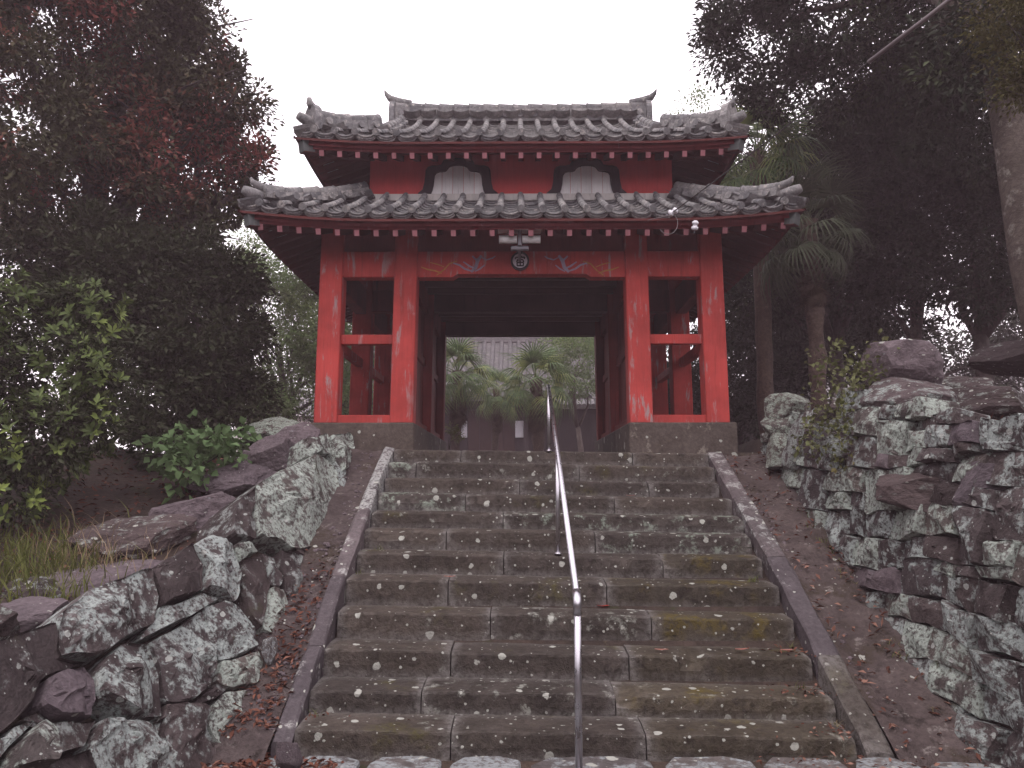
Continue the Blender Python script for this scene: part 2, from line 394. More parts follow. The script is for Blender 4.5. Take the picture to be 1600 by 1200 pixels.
# kerb stones both sides
def kerb(x0, x1, idx, mats, off):
    for j in range(len(idx)-1):
        a, b = idx[j], idx[j+1]
        pa = (SD[a] + (.12 if j == 0 else 0), SZ[a]+off); pb = (SD[b], SZ[b]+off)
        if b == 11: pb = (SD[b]-.06, SZ[b]-.06)
        n = 6; vs = []
        for i in range(n+1):
            t = i/n; y = lerp(pa[0], pb[0], t) - (.006 if i == 0 else 0) + (.006 if i == n else 0); z = lerp(pa[1], pb[1], t)
            e = .012 if i in (0, n) else 0
            for k, (x, dz) in enumerate(((x0, -.30), (x0, -.02-e), (x0+.02, -e), (x1-.02, -e), (x1, -.02-e), (x1, -.30))):
                q = Vector((x*9, y*3, j+k)); a_ = noise.noise(q)*.016 + noise.noise(q*3)*.008
                vs.append(Vector((x+a_, y, z+dz+a_*.7+tz(x))) - stair.location)
        fs = [(i*6+k, (i+1)*6+k, (i+1)*6+(k+1)%6, i*6+(k+1)%6) for i in range(n) for k in range(6)] + [tuple(range(6)), tuple(range(n*6, n*6+6))[::-1]]
        m = MB(); m.add(vs, fs); m.obj('kerb_stone', mats[j % len(mats)], stair)
kerb(XL-.135, XL, [0,4,7,9,11], ['kerb_lichen','kerb_stone','kerb_stone','kerb_stone'], .035)
kerb(XR, XR+.19, [0,3,6,9,11], ['kerb_stone','kerb_lichen','kerb_stone','step_stone'], .035)
# sloping channels
def channel(name, x0, x1, dz0, dz1):
    vs = []; ys = np.arange(4.4, 10.36, .06); xs = np.linspace(x0, x1, 14)
    ks = [0,3,6,9,11]
    for y in ys:
        zz = interp(y, [SD[k] for k in ks[::-1]], [SZ[k] for k in ks[::-1]]) if y > SD[-1] else max(.02, SZ[-1]-(SD[-1]-y)*.6)
        for i, x in enumerate(xs):
            vs.append((x, y, max(.012, zz + lerp(dz0, dz1, i/13) + .028*noise.noise(Vector((x*3, y*2.2, 1))) + .016*noise.noise(Vector((x*11, y*9, 2))) + .05*max(0, abs(i-6.5)-4.5)/2*(1+noise.noise(Vector((y*4, i, 3))))*.5 + tz(x))))
    fs = [(j*14+i, j*14+i+1, (j+1)*14+i+1, (j+1)*14+i) for j in range(len(ys)-1) for i in range(13)]
    return struct(link(name, mesh_of(name, vs, fs, True), 'channel_stone'))
channel('channel_left', -2.5, XL-.13, .0, -.05)
channel('channel_right', XR+.185, 3.5, -.04, .05)
# landing and passage floor
m = MB(); m.box(-2.9, 3.2, SD[0]+.52, 16.4, LAND-.4, LAND-.002); struct(m.obj('landing', 'plinth_stone'))
m = MB(); m.box(-120, 120, 16.4, 120, LAND-.5, LAND-.03); struct(m.obj('courtyard', 'earth'))

# paving at the foot
pave = struct(link('paving', mesh_of('paving', [(-4.5,-6,-.004),(6,-6,-.004),(6,SD[-1]+.2,-.004),(-4.5,SD[-1]+.2,-.004)], [(0,1,2,3)]), 'earth'))
x = -2.0; 
for row in range(4):
    x = -2.3 + random.uniform(0, .3); y1 = SD[-1]-.015-row*.62
    while x < 3.2:
        w = random.uniform(.45, .95); n = 12; hw, hd = w/2-.02, .29
        poly = []
        for k in range(n):
            a = 2*PI*k/n+.1; cx, cy = math.cos(a), math.sin(a); s_ = 1/(abs(cx)**5+abs(cy)**5)**.2
            poly.append((x+w/2+cx*s_*hw*random.uniform(.92,1), y1-.3+cy*s_*hd*random.uniform(.92,1)))
        vs = [(px, py, .0) for px, py in poly] + [(px, py, .03) for px, py in poly] + [(lerp(px, x+w/2, .06), lerp(py, y1-.3, .06), .042+.006*random.random()) for px, py in poly]
        fs = [(k, (k+1)%n, n+(k+1)%n, n+k) for k in range(n)] + [(n+k, n+(k+1)%n, 2*n+(k+1)%n, 2*n+k) for k in range(n)] + [tuple(range(2*n, 3*n))]
        link('paving_slab', mesh_of('paving_slab', vs, fs), 'paving_stone', pave); x += w

# ---------------------------------------------------------------- rocks
def rock_mesh(seed, cuts=14, sub=4, boxy=7., rough=.05, name='rock'):
    r = random.Random(seed); bm = bmesh.new(); bmesh.ops.create_icosphere(bm, subdivisions=sub, radius=1)
    planes = []
    for _ in range(cuts):
        n = Vector((r.gauss(0,1), r.gauss(0,1), r.gauss(0,1))).normalized(); planes.append((n, r.uniform(.60, 1.0)))
    off = Vector((r.uniform(-50,50), r.uniform(-50,50), r.uniform(-50,50)))
    for v in bm.verts:
        p = v.co.normalized(); s_ = (abs(p.x)**boxy+abs(p.y)**boxy+abs(p.z)**boxy)**(-1/boxy); p = p*s_
        for n, d in planes:
            e = p.dot(n)-d
            if e > 0: p -= n*e*.99
        q = p*1.6+off
        p += p.normalized()*(noise.noise(q)*rough*1.6 + noise.noise(q*2.7)*rough + noise.noise(q*6.5)*rough*.55)
        v.co = p
    mn = [min(v.co[i] for v in bm.verts) for i in range(3)]; mxx = [max(v.co[i] for v in bm.verts) for i in range(3)]
    for v in bm.verts:
        for i in range(3): v.co[i] = (v.co[i]-mn[i])/(mxx[i]-mn[i])-.5
    me = bpy.data.meshes.new(name); bm.to_mesh(me); bm.free(); return me
_rockcache = {}
def rock_shared(seed, mat, **kw):
    k = (seed, mat)
    if k not in _rockcache:
        me = rock_mesh(seed, **kw); me.materials.append(M(mat)); _rockcache[k] = me
    return _rockcache[k]
def frame(right, up):
    r = Vector(right).normalized(); u = Vector(up); u = (u-r*u.dot(r)).normalized(); f = r.cross(u)
    return Matrix((r, f*-1, u)).transposed().to_4x4()     # local x=right, y=into wall, z=up
def place_rock(name, me, c, R, size, parent):
    o = link(name, me, None, parent)
    o.matrix_basis = Matrix.Translation(Vector(c) - parent.location) @ R @ Matrix.Diagonal((*size, 1)); return o
def face_hit(px, py, side):
    d = ray(px, py); best = None; t = 2.
    while t < 14:
        p = CAM + d*t
        base = zs(p.y)-.05
        if side < 0: f = p.x - (-2.00 - .62*max(0, p.z-base))
        else: f = (3.12 + .20*max(0, p.z-base)) - p.x
        if f < 0 or p.z < -.05: return p
        t += .02
    return CAM + d*9

def fitted_stone(name, poly, normal, parent, mat, seed, bulge=.06, depth=.45, n=30, gap=.012, rough=.030, tilt=0.):
    """a wall stone that fills its outline in the wall face: split front, bulging centre, body running back into the wall"""
    r = random.Random(seed); poly = [Vector(p) for p in poly]; N_ = Vector(normal).normalized(); c = sum(poly, Vector())/len(poly)
    per = []; tot = 0.
    for a, b in zip(poly, poly[1:]+poly[:1]): per.append(tot); tot += (b-a).length
    per.append(tot); cl = poly+[poly[0]]; B = []
    for k in range(n):
        q = tot*k/n
        for e in range(len(poly)):
            if per[e] <= q <= per[e+1]+1e-9:
                u = (q-per[e])/max(1e-6, per[e+1]-per[e]); B.append(cl[e].lerp(cl[e+1], u)); break
    off = Vector((seed*3.7, seed*1.3, 0)); vs = []
    tv = Vector((r.uniform(-1,1), r.uniform(-1,1), r.uniform(-1,1)))*tilt
    ex = (poly[1]-poly[0]).normalized(); ey = N_.cross(ex).normalized(); size = tot/6.
    fac = [(bulge*r.uniform(.75, 1.6), r.uniform(-.42,.42), r.uniform(-.42,.42)) for _ in range(6)]
    rings = [(1.0, -depth), (1.0, -.05), (.99, -.015), (.955, bulge*.65), (.87, bulge*.92), (.75, bulge), (.60, bulge*1.02), (.44, bulge*1.02), (.28, bulge), (.13, bulge)]
    for (f, o) in rings:
        for p in B:
            d = p-c; L_ = max(d.length, .02); q = c + d*f*(1-gap/L_)
            k = 1.0 if f < 1 else .35
            q2 = q*3.1+off; a = noise.noise(q2)*1.2 + noise.noise(q2*2.6)*.8 + noise.noise(q2*6)*.45
            st = (noise.cell(q2*1.3)-.5)*1.1          # broken, stepped faces
            lat = Vector((noise.noise(q*5+off), noise.noise(q*5+off+Vector((9,0,0))), noise.noise(q*5+off+Vector((0,9,0)))))*.022
            h = o + (a*.55+st*(1 if f < .97 else 0))*rough*k
            if f < .97: u_, v_ = d.dot(ex)*f, d.dot(ey)*f; h = min([o*1.5+.03] + [b_+gu*u_+gv*v_ for b_, gu, gv in fac]) + (a*.45+st*.6)*rough; h = max(h, -.03)
            if o > -.2: h += d.dot(tv)*f
            vs.append(q + lat*(1 if o > -.2 else 0) + N_*h - parent.location)
    m_ = len(rings); vs.append(c + N_*(bulge + noise.noise(c*3.1+off)*rough*1.2) - parent.location)
    fs = [(k*n+i, k*n+(i+1)%n, (k+1)*n+(i+1)%n, (k+1)*n+i) for k in range(m_-1) for i in range(n)]
    fs += [((m_-1)*n+i, (m_-1)*n+(i+1)%n, m_*n) for i in range(n)]
    m = MB(); m.v = vs; m.f = fs; return m.obj(name, mat, parent)
# left rubble wall: outlines of the fitted boulders, measured in the photograph and carried onto the wall face
lw = empty('rubble_wall', (-2.4, 7.0, .5)); tag(lw, 'low retaining wall of big lichen covered boulders left of the steps', 'stone wall')
LP = [('face_lichen', [(180,690),(290,590),(480,530),(500,640),(490,700),(330,800),(190,805)], .07), ('face_dark', [(480,528),(560,480),(610,450),(640,520),(640,600),(500,650)], .04),
 ('face_lichen', [(610,450),(665,420),(730,460),(760,560),(745,640),(700,620),(640,600),(645,520)], .09), ('face_lichen', [(500,655),(640,605),(700,625),(560,705),(440,755),(490,700)], .03),
 ('face_pale', [(730,460),(790,445),(820,480),(770,500),(750,520)], .05), ('face_dark', [(760,500),(820,490),(850,580),(820,720),(790,690),(760,580)], .0),
 ('face_lichen', [(822,480),(860,490),(885,560),(880,592),(850,585)], .04), ('face_pale', [(850,592),(890,602),(910,650),(880,720),(850,740),(825,725)], .05),
 ('face_dark', [(885,470),(950,490),(952,560),(947,640),(917,680),(892,600),(882,540)], .06), ('face_pale', [(805,270),(870,230),(1000,172),(1050,215),(1070,300),(1040,400),(985,470),(930,470),(870,440),(815,440),(800,360)], .13),
 ('face_lichen', [(330,810),(400,760),(470,770),(500,850),(510,1000),(400,1003),(310,930),(300,860)], .08), ('face_lichen', [(480,760),(560,710),(640,660),(680,760),(670,900),(600,960),(520,950),(505,850)], .05),
 ('face_lichen', [(640,655),(700,630),(750,650),(810,740),(800,790),(690,820),(680,760)], .06), ('face_pale', [(690,825),(740,810),(800,795),(820,850),(790,905),(720,910),(680,880)], .06),
 ('face_pale', [(670,950),(720,915),(790,910),(800,1000),(780,1090),(700,1090),(660,1020)], .07), ('face_lichen', [(520,960),(600,965),(660,960),(655,1030),(690,1095),(680,1190),(560,1190),(510,1050)], .05),
 ('face_lichen', [(310,1010),(400,1008),(510,1012),(510,1060),(555,1190),(320,1190),(280,1090)], .06), ('rock_purple', [(160,870),(270,830),(300,870),(308,940),(300,1000),(180,1000),(130,960)], .06),
 ('face_pale', [(20,1100),(130,1005),(168,1050),(150,1120),(110,1190),(10,1190)], .16), ('face_dark', [(-60,770),(180,690),(185,810),(270,825),(155,870),(60,1010),(-60,1090)], .0),
 ('face_dark', [(60,1015),(128,965),(180,1005),(310,1010),(280,1090),(170,1120),(168,1048),(130,1002)], .0), ('face_lichen', [(700,1100),(780,1095),(795,1190),(690,1190)], .05), ('face_dark', [(110,1195),(168,1120),(280,1092),(318,1190),(300,1230),(110,1230)], .02),
 ('face_dark', [(745,330),(800,272),(798,360),(812,440),(735,425)], .02), ('face_pale', [(1040,115),(1100,108),(1122,180),(1092,222),(1062,240),(1043,180)], .08), ('face_pale', [(950,130),(1032,112),(1036,172),(965,185)], .05),
 ('face_lichen', [(1048,195),(1088,222),(1084,285),(1072,305),(1052,222)], .05), ('face_dark', [(830,725),(850,742),(840,800),(805,790),(812,740)], .02), ('face_dark', [(512,1002),(600,962),(522,955)], .0), ('face_dark', [(600,962),(668,905),(685,885),(718,912),(668,950)], .01),
 ('face_lichen', [(-60,1095),(20,1050),(60,1015),(128,1003),(20,1100),(-60,1190)], .04), ('face_dark', [(985,472),(1042,402),(1020,470),(960,492),(930,472)], .03)]
for k, (mt, pl, bl) in enumerate(LP):
    P3 = [face_hit(x*.5, 620+y*.5, -1) for x, y in pl]
    fitted_stone('boulder', P3, (1, -.30, .62), lw, mt, 100+k, bulge=bl, depth=.5, gap=.010, rough=.040, n=40)
for px, py, Y, w, h, mt in ((421,1018,6.55,24,42,'paving_stone'), (452,1182,5.5,40,50,'rock_purple')):
    c = at(px, py, Y); s_ = mpp(Y); me = rock_mesh(int(px), cuts=12, boxy=5); me.materials.append(M(mt)); place_rock('loose_stone', me, c, frame((1,.2,0), (0,-.1,1)), (w*s_, w*s_*.8, h*s_), lw)
# top slabs lying along the wall crest (px, py, Y, w, h, material)
LT = [(464,690,9.6,76,52,'rock_purple'),(420,712,9.3,78,60,'rock_purple'),(430,672,10.2,70,40,'rock_pale'),(365,752,8.6,110,58,'rock_purple'),(314,806,7.9,124,70,'rock_purple'),
 (203,852,7.3,150,60,'rock_dark'),(250,905,6.9,220,46,'rock_purple'),(150,912,6.6,190,50,'rock_purple'),(55,936,6.2,110,52,'rock_dark'),(30,975,5.6,150,60,'rock_purple'),
 (345,785,8.6,60,40,'rock_dark'),(-60,1000,5.2,150,120,'rock_dark')]
for k, (px, py, Y, w, h, mt) in enumerate(LT):
    c = at(px, py, Y); s_ = mpp(Y); R = frame(Vector((1, .35*random.uniform(-1,1), .05)), Vector((-.1, -.25, 1)))
    me = rock_mesh(300+k, cuts=15, sub=5, boxy=6, rough=.06); me.materials.append(M(mt))
    place_rock('slab', me, c, R, (w*s_*1.12, w*s_*.9, h*s_*1.05), lw)

# right dry stone wall: coursed small stones
rw = empty('dry_stone_wall', (3.4, 7.0, .8)); tag(rw, 'tall dry stone wall of small lichen covered stones right of the steps', 'stone wall')
rr = random.Random(5)
def wall_pt(Y, tt, out=0):
    z = zs(Y) - .12 + tt
    return Vector((3.13 + .20*tt - out + .05*noise.noise(Vector((Y*.9, tt*1.1, 0))), Y, z))
rows = [-.10]
while rows[-1] < 2.95: rows.append(rows[-1] + rr.uniform(.11, .24))
def bound(r, Y): return rows[r] + .05*math.sin(Y*1.1+.2*r) + .06*noise.noise(Vector((Y*1.3, r*.5, 4))) + .045*noise.noise(Vector((Y*4.1, r*3.1, 8)))
def level_pt(Y, z): return wall_pt(Y, z-(zs(Y)-.12))
blocked = {}
nst = 0
for r_ in range(len(rows)-2):
    Y = 4.0 + rr.uniform(-.3, 0); hgt = rows[r_+1]-rows[r_]
    while Y < 10.25:
        bl = [b for b in blocked.get(r_, []) if b[0]-1e-6 <= Y < b[1]-1e-6]
        if bl: Y = bl[0][1]; continue
        nxt = min([b[0] for b in blocked.get(r_, []) if b[0] > Y] + [10.36])
        w = rr.uniform(1.1, 2.6)*hgt + .06; tall = rr.random() < .22; top_ = r_+(2 if tall else 1)
        if tall: w *= 1.35
        y1 = min(Y+w, nxt)
        if nxt-y1 < .10: y1 = nxt
        if tall: blocked.setdefault(r_+1, []).append((Y, y1))
        ym = (Y+y1)/2; zm = (bound(r_, ym)+bound(top_, ym))/2
        if zm < topR(ym)+.04 and bound(top_, ym) > zs(ym)-.10:
            j0, j1 = rr.uniform(-.035, .035), rr.uniform(-.035, .035)
            poly = [level_pt(Y+j0, bound(r_, Y)), level_pt(ym, bound(r_, ym)), level_pt(y1+j1, bound(r_, y1)), level_pt(y1-j1, bound(top_, y1)), level_pt(ym, bound(top_, ym)), level_pt(Y-j0, bound(top_, Y))]
            mt = rr.choices(['face_lichen','face_pale','face_dark','rock_purple'], [6, 4.2, 1.6, .4])[0]
            o_ = rr.uniform(-.035, .055); poly = [p + Vector((-o_, 0, 0)) for p in poly]
            fitted_stone('stone', poly, (-1, 0, .22), rw, mt, 900+nst, bulge=rr.uniform(.02, .06), depth=.30, n=24, gap=.006, rough=.026, tilt=.14); nst += 1
        Y = y1
print('stones', nst)
# bigger stones crowning the right wall
RT = [(1232,640,9.9,62,50,'rock_pale'),(1222,672,9.8,56,44,'rock_pale'),(1225,705,9.6,50,52,'rock_pale'),(1300,690,8.8,80,60,'rock_dark'),(1405,575,8.3,110,74,'rock_purple'),
 (1425,632,7.9,130,80,'rock_lichen'),(1340,690,8.3,120,60,'rock_lichen'),(1415,695,7.6,100,92,'rock_pale'),(1545,690,6.8,110,80,'rock_pale'),(1480,700,7.2,130,60,'rock_dark'),
 (1480,770,6.9,190,80,'rock_dark'),(1540,640,7.6,150,60,'rock_dark'),(1590,760,6.2,150,90,'rock_purple'),(1500,612,8.6,90,46,'rock_dark'),(1350,640,9.2,90,60,'rock_dark'),
 (1555,632,7.4,18,14,'paving_stone'),(1260,700,9.3,60,80,'rock_lichen'),(1640,700,6.0,150,100,'rock_lichen'),(1600,560,9.2,140,50,'rock_dark')]
for k, (px, py, Y, w, h, mt) in enumerate(RT):
    c = at(px, py, Y); s_ = mpp(Y); R = frame(Vector((.75, -.6, -.12+rr.uniform(-.15,.15))), Vector((rr.uniform(-.1,.2), .1, 1)))
    me = rock_mesh(700+k, cuts=10, boxy=4.2, name='coping_stone'); me.materials.append(M(mt))
    place_rock('coping_stone', me, c, R, (w*s_*1.1, (w+h)*.5*s_, h*s_*1.1), rw)

# ---------------------------------------------------------------- temple gate
GX = at(814.5, 660, 10.65).x
gate = empty('temple_gate', (GX, 13.0, LAND)); tag(gate, 'red two storey wooden temple gate with grey tiled hip roofs', 'gate')
G0 = gate.location.copy()
def gobj(mb, name, mat, parent=gate, smooth=False):
    base = G0.copy()
    if parent is not gate: base = Vector((0,0,0)) if parent.get('_abs') else G0 + parent.location
    mb.v = [v - base for v in mb.v]
    return mb.obj(name, mat, parent, smooth)
def gpart(name, parent=gate):
    return empty(name, (0,0,0), parent)
XO, XI, PW = 2.78, 1.45, .31                      # outer face of outer post, passage face of inner post, post width
ROWS = [10.80, 13.0, 15.10]
ZP = at(489, 661, 10.65).z; ZOPEN = at(489, 432, 10.65).z; ZH1 = at(489, 392, 10.65).z
ZR0, ZR1 = at(489, 536, 10.65).z, at(489, 521, 10.65).z; ZS1 = at(489, 648, 10.65).z
ZPOST = at(489, 352, 10.65).z + .12
# plinths
for s in (-1, 1):
    a, b = sorted((GX+s*1.42, GX+s*(XO+.07)))
    m = MB()
    segs = [(10.56, 12.1), (12.11, 13.8), (13.81, 15.4)]
    for (y0, y1) in segs: m = MB(); m.box(a, b, y0, y1, LAND-.25, ZP, .015); gobj(m, 'plinth_stone', 'plinth_stone')
# posts
for r_, Yc in enumerate(ROWS):
    for s in (-1, 1):
        for xo, in ((XO-PW/2,), (XI+PW/2,)):
            lean = .035
            x = GX + s*xo; m = MB()
            prof = [(-PW/2,-.15),(PW/2,-.15),(PW/2,.15),(-PW/2,.15)]
            m.box(x-PW/2, x+PW/2, Yc-.15, Yc+.15, ZP+.001, ZPOST, .012)
            for v in m.v: v.x -= s*lean*(v.z-ZP)/(ZPOST-ZP)
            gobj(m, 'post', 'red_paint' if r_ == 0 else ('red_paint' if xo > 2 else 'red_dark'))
def bx(name, mat, x0, x1, y0, y1, z0, z1, bev=.008, parent=gate):
    m = MB(); m.box(min(x0,x1), max(x0,x1), y0, y1, z0, z1, bev); return gobj(m, name, mat, parent)
for s in (-1, 1):
    xa, xb = GX+s*(XI+PW-.03), GX+s*(XO-PW+.01)
    for r_, Yc in enumerate(ROWS):
        if r_ != 1:
            bx('rail', 'red_paint', xa, xb, Yc-.06, Yc+.06, ZR0, ZR1)
            bx('sill', 'red_paint', xa, xb, Yc-.10, Yc+.10, ZP+.003, ZS1)
        bx('header', 'red_paint' if r_ == 0 else 'red_dark', xa, xb, Yc-.11, Yc+.09, ZOPEN, ZH1)
        bx('frieze_board', 'red_dark', xa, xb, Yc-.05, Yc+.03, ZH1+.002, ZPOST-.02)
    # side rails running front to back on the outer and inner lines
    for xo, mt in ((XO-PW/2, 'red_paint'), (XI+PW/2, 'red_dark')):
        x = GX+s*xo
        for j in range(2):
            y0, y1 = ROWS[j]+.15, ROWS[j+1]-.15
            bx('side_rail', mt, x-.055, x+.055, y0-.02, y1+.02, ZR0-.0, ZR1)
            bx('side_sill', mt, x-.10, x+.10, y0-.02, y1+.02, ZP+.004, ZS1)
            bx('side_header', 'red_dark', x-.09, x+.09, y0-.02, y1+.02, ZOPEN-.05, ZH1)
    # passage wall planks between the inner posts
    for j in range(2):
        y0, y1 = ROWS[j]+.15, ROWS[j+1]-.15; n = 7; w = (y1-y0)/n; x = GX+s*(XI+PW/2)
        for k in range(n):
            bx('wall_plank', 'red_dark', x-.02+random.uniform(-.003,.003), x+.02, y0+k*w+.003, y0+(k+1)*w-.003, ZS1+.002, ZOPEN-.052, .004)
# upper frieze of the passage and painted beam (notched underside)
zN = at(489, 427, 10.65).z
xl, xr = GX-XI-.02, GX+XI+.02
nl, nr = at(712, 430, 10.65).x, at(918, 430, 10.65).x
poly = [(xl, ZOPEN), (nl-.05, ZOPEN), (nl+.02, zN), (nr-.02, zN), (nr+.05, ZOPEN), (xr, ZOPEN), (xr, ZH1), (xl, ZH1)]
m = MB(); m.prism(poly, 'y', 10.70, 10.90); beam = gobj(m, 'painted_beam', 'red_paint')
bx('frieze_board', 'red_dark', xl, xr, 10.75, 10.83, ZH1+.002, ZPOST-.02)
for Yc in ROWS[1:]:
    bx('tie_beam', 'dark_timber', xl, xr, Yc-.11, Yc+.11, ZOPEN, ZH1)
# ceiling of the passage: boards on joists
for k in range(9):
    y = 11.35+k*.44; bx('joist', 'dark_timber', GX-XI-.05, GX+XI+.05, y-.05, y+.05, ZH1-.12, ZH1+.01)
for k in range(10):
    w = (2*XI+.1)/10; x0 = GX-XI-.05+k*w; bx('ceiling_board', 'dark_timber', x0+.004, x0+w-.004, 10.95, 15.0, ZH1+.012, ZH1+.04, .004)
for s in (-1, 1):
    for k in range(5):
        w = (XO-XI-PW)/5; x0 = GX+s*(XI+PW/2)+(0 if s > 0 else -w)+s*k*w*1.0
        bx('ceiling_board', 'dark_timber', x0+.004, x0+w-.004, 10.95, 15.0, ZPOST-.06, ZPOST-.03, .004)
# painted clouds on the beam
def stroke(pts, wid, name, mat, Y):
    m = MB(); n = len(pts); vs = []
    for i, (px, py) in enumerate(pts):
        p = at(px, py, Y); q = at(*pts[min(i+1, n-1)], Y) - at(*pts[max(i-1, 0)], Y); d = Vector((-q.z, 0, q.x)).normalized()
        w = wid*(.35+.65*math.sin(PI*(i+.5)/n)); vs += [p + d*w, p - d*w]
    vs2 = [v + Vector((0,.006,0)) for v in vs]
    fs = [(2*i, 2*i+1, 2*i+3, 2*i+2) for i in range(n-1)]
    m.add(vs + vs2, fs + [(2*n+a, 2*n+b, 2*n+c, 2*n+d) for a, b, c, d in fs] + [(2*i, 2*i+2, 2*n+2*i+2, 2*n+2*i) for i in range(n-1)] + [(2*i+1, 2*i+3, 2*n+2*i+3, 2*n+2*i+1) for i in range(n-1)])
    return gobj(m, name, mat)
YB = 10.694
left_strokes = [([(658,417),(668,421),(680,423),(690,427)], .010, 'yellow_paint'), ([(682,430),(694,421),(702,412),(714,408)], .009, 'yellow_paint'),
  ([(672,410),(684,413),(694,417)], .007, 'yellow_paint'), ([(708,411),(718,414),(726,420),(738,424)], .014, 'pale_blue_paint'), ([(736,425),(743,418),(746,408),(752,399)], .026, 'pale_blue_paint'),
  ([(738,400),(744,406),(750,402)], .016, 'pale_blue_paint'), ([(752,402),(760,406),(770,403),(774,400)], .009, 'pale_blue_paint'), ([(742,424),(750,420),(757,414)], .010, 'pale_blue_paint'), ([(724,409),(734,416),(744,420)], .012, 'pale_blue_paint')]
for pts, w, mt in left_strokes:
    stroke(pts, w, 'painted_cloud', mt, YB); stroke([(2*812.5-x, y) for x, y in pts], w, 'painted_cloud', mt, YB)

# ---------------------------------------------------------------- roofs
class Roof:
    def __init__(s, hw, hd, ze, a, b, lift, la, run, gable=None):
        s.hw, s.hd, s.ze, s.a, s.b, s.lift, s.la, s.run, s.gable = hw, hd, ze, a, b, lift, la, run, gable
    def z(s, t, e):       # t: plan distance in from the eave, e: plan distance from the corner along the eave
        l = s.lift*max(0, 1-e/s.la)**2*max(0, 1-t/s.la)
        return s.ze + s.a*t + s.b*t*t + l
    def pt(s, side, u, t):   # world point on the tile reference surface; side f,b,l,r ; u coordinate along the eave
        if side in 'fb':
            e = s.hw-abs(u); y = -s.hd+t if side == 'f' else s.hd-t; return Vector((GX+u, 13.0+y, s.z(t, e)))
        e = s.hd-abs(u); x = -s.hw+t if side == 'l' else s.hw-t; return Vector((GX+x, 13.0+u, s.z(t, e)))
    def tmax(s, side, u):
        half = s.hw if side in 'fb' else s.hd
        h = half-abs(u)
        if side in 'fb':
            if s.gable is not None and abs(u) <= s.gable: return s.hd
            return min(h, s.run)
        return min(h, s.run)
    def basis(s, side, u, t):
        p = s.pt(side, u, t); q = s.pt(side, u, t+.05)-p; r = s.pt(side, u+.05, t)-p
        if side in 'bl': r = -r
        yv = q.normalized(); xv = (r - yv*r.dot(yv)).normalized(); zv = xv.cross(yv)
        Mx = Matrix((xv, yv, zv)).transposed().to_4x4(); return p, Mx
EY1 = 13.0-9.83
low = Roof(XO+.85, EY1, at(814, 326, 9.83).z, .40, .07, .13, 1.9, 1.40)
upp = Roof(at(1172, 205, 10.36).x-GX, 2.64, at(814, 206, 10.36).z, .42, .045, .08, 1.6, .98, gable=2.08)

PITCHW, EXPO = .283, .20
def pan_mesh(n=8, w=.275, sag=.085, L=.30, th=.028):
    vs = []
    for y, dz in ((0, .030), (L, -.008)):
        for lay in (0, -th):
            for i in range(n+1):
                x = (i/n-.5)*w; vs.append((x, y, -sag*math.sqrt(max(0, 1-(2*x/w*.97)**2)) + dz + lay))
    k = n+1; f = []
    for i in range(n):
        f += [(i, i+1, 2*k+i+1, 2*k+i), (k+i+1, k+i, 3*k+i, 3*k+i+1), (i+1, i, k+i, k+i+1)]
    return vs, f
def cover_mesh(n=7, r=.047, L=.30, cap=False):
    vs = []
    for y, rr_ in ((0, r), (L, r*.9)):
        for i in range(n+1):
            a = PI*i/n; vs.append((rr_*math.cos(a), y, rr_*1.0*math.sin(a)+.004))
    k = n+1; f = [(i, i+1, k+i+1, k+i)[::-1] for i in range(n)] + [tuple(range(k))]
    if cap:
        b = len(vs); m_ = 10
        for y in (-.03, .02):
            for i in range(m_): a = 2*PI*i/m_; vs.append((r*1.04*math.cos(a), y, r*1.04*math.sin(a)-.002))
        f += [tuple(range(b, b+m_))] + [(b+i, b+(i+1)%m_, b+m_+(i+1)%m_, b+m_+i) for i in range(m_)]
    return vs, f
PANV, COVV, CAPV = pan_mesh(), cover_mesh(), cover_mesh(cap=True)
PANM = mesh_of('pan_tile', *PANV, True); COVM = mesh_of('cover_tile', *COVV, True); CAPM = mesh_of('eave_tile', *CAPV, False)
for m_ in (PANM, COVM, CAPM): m_.materials.append(M('tile_clay'))
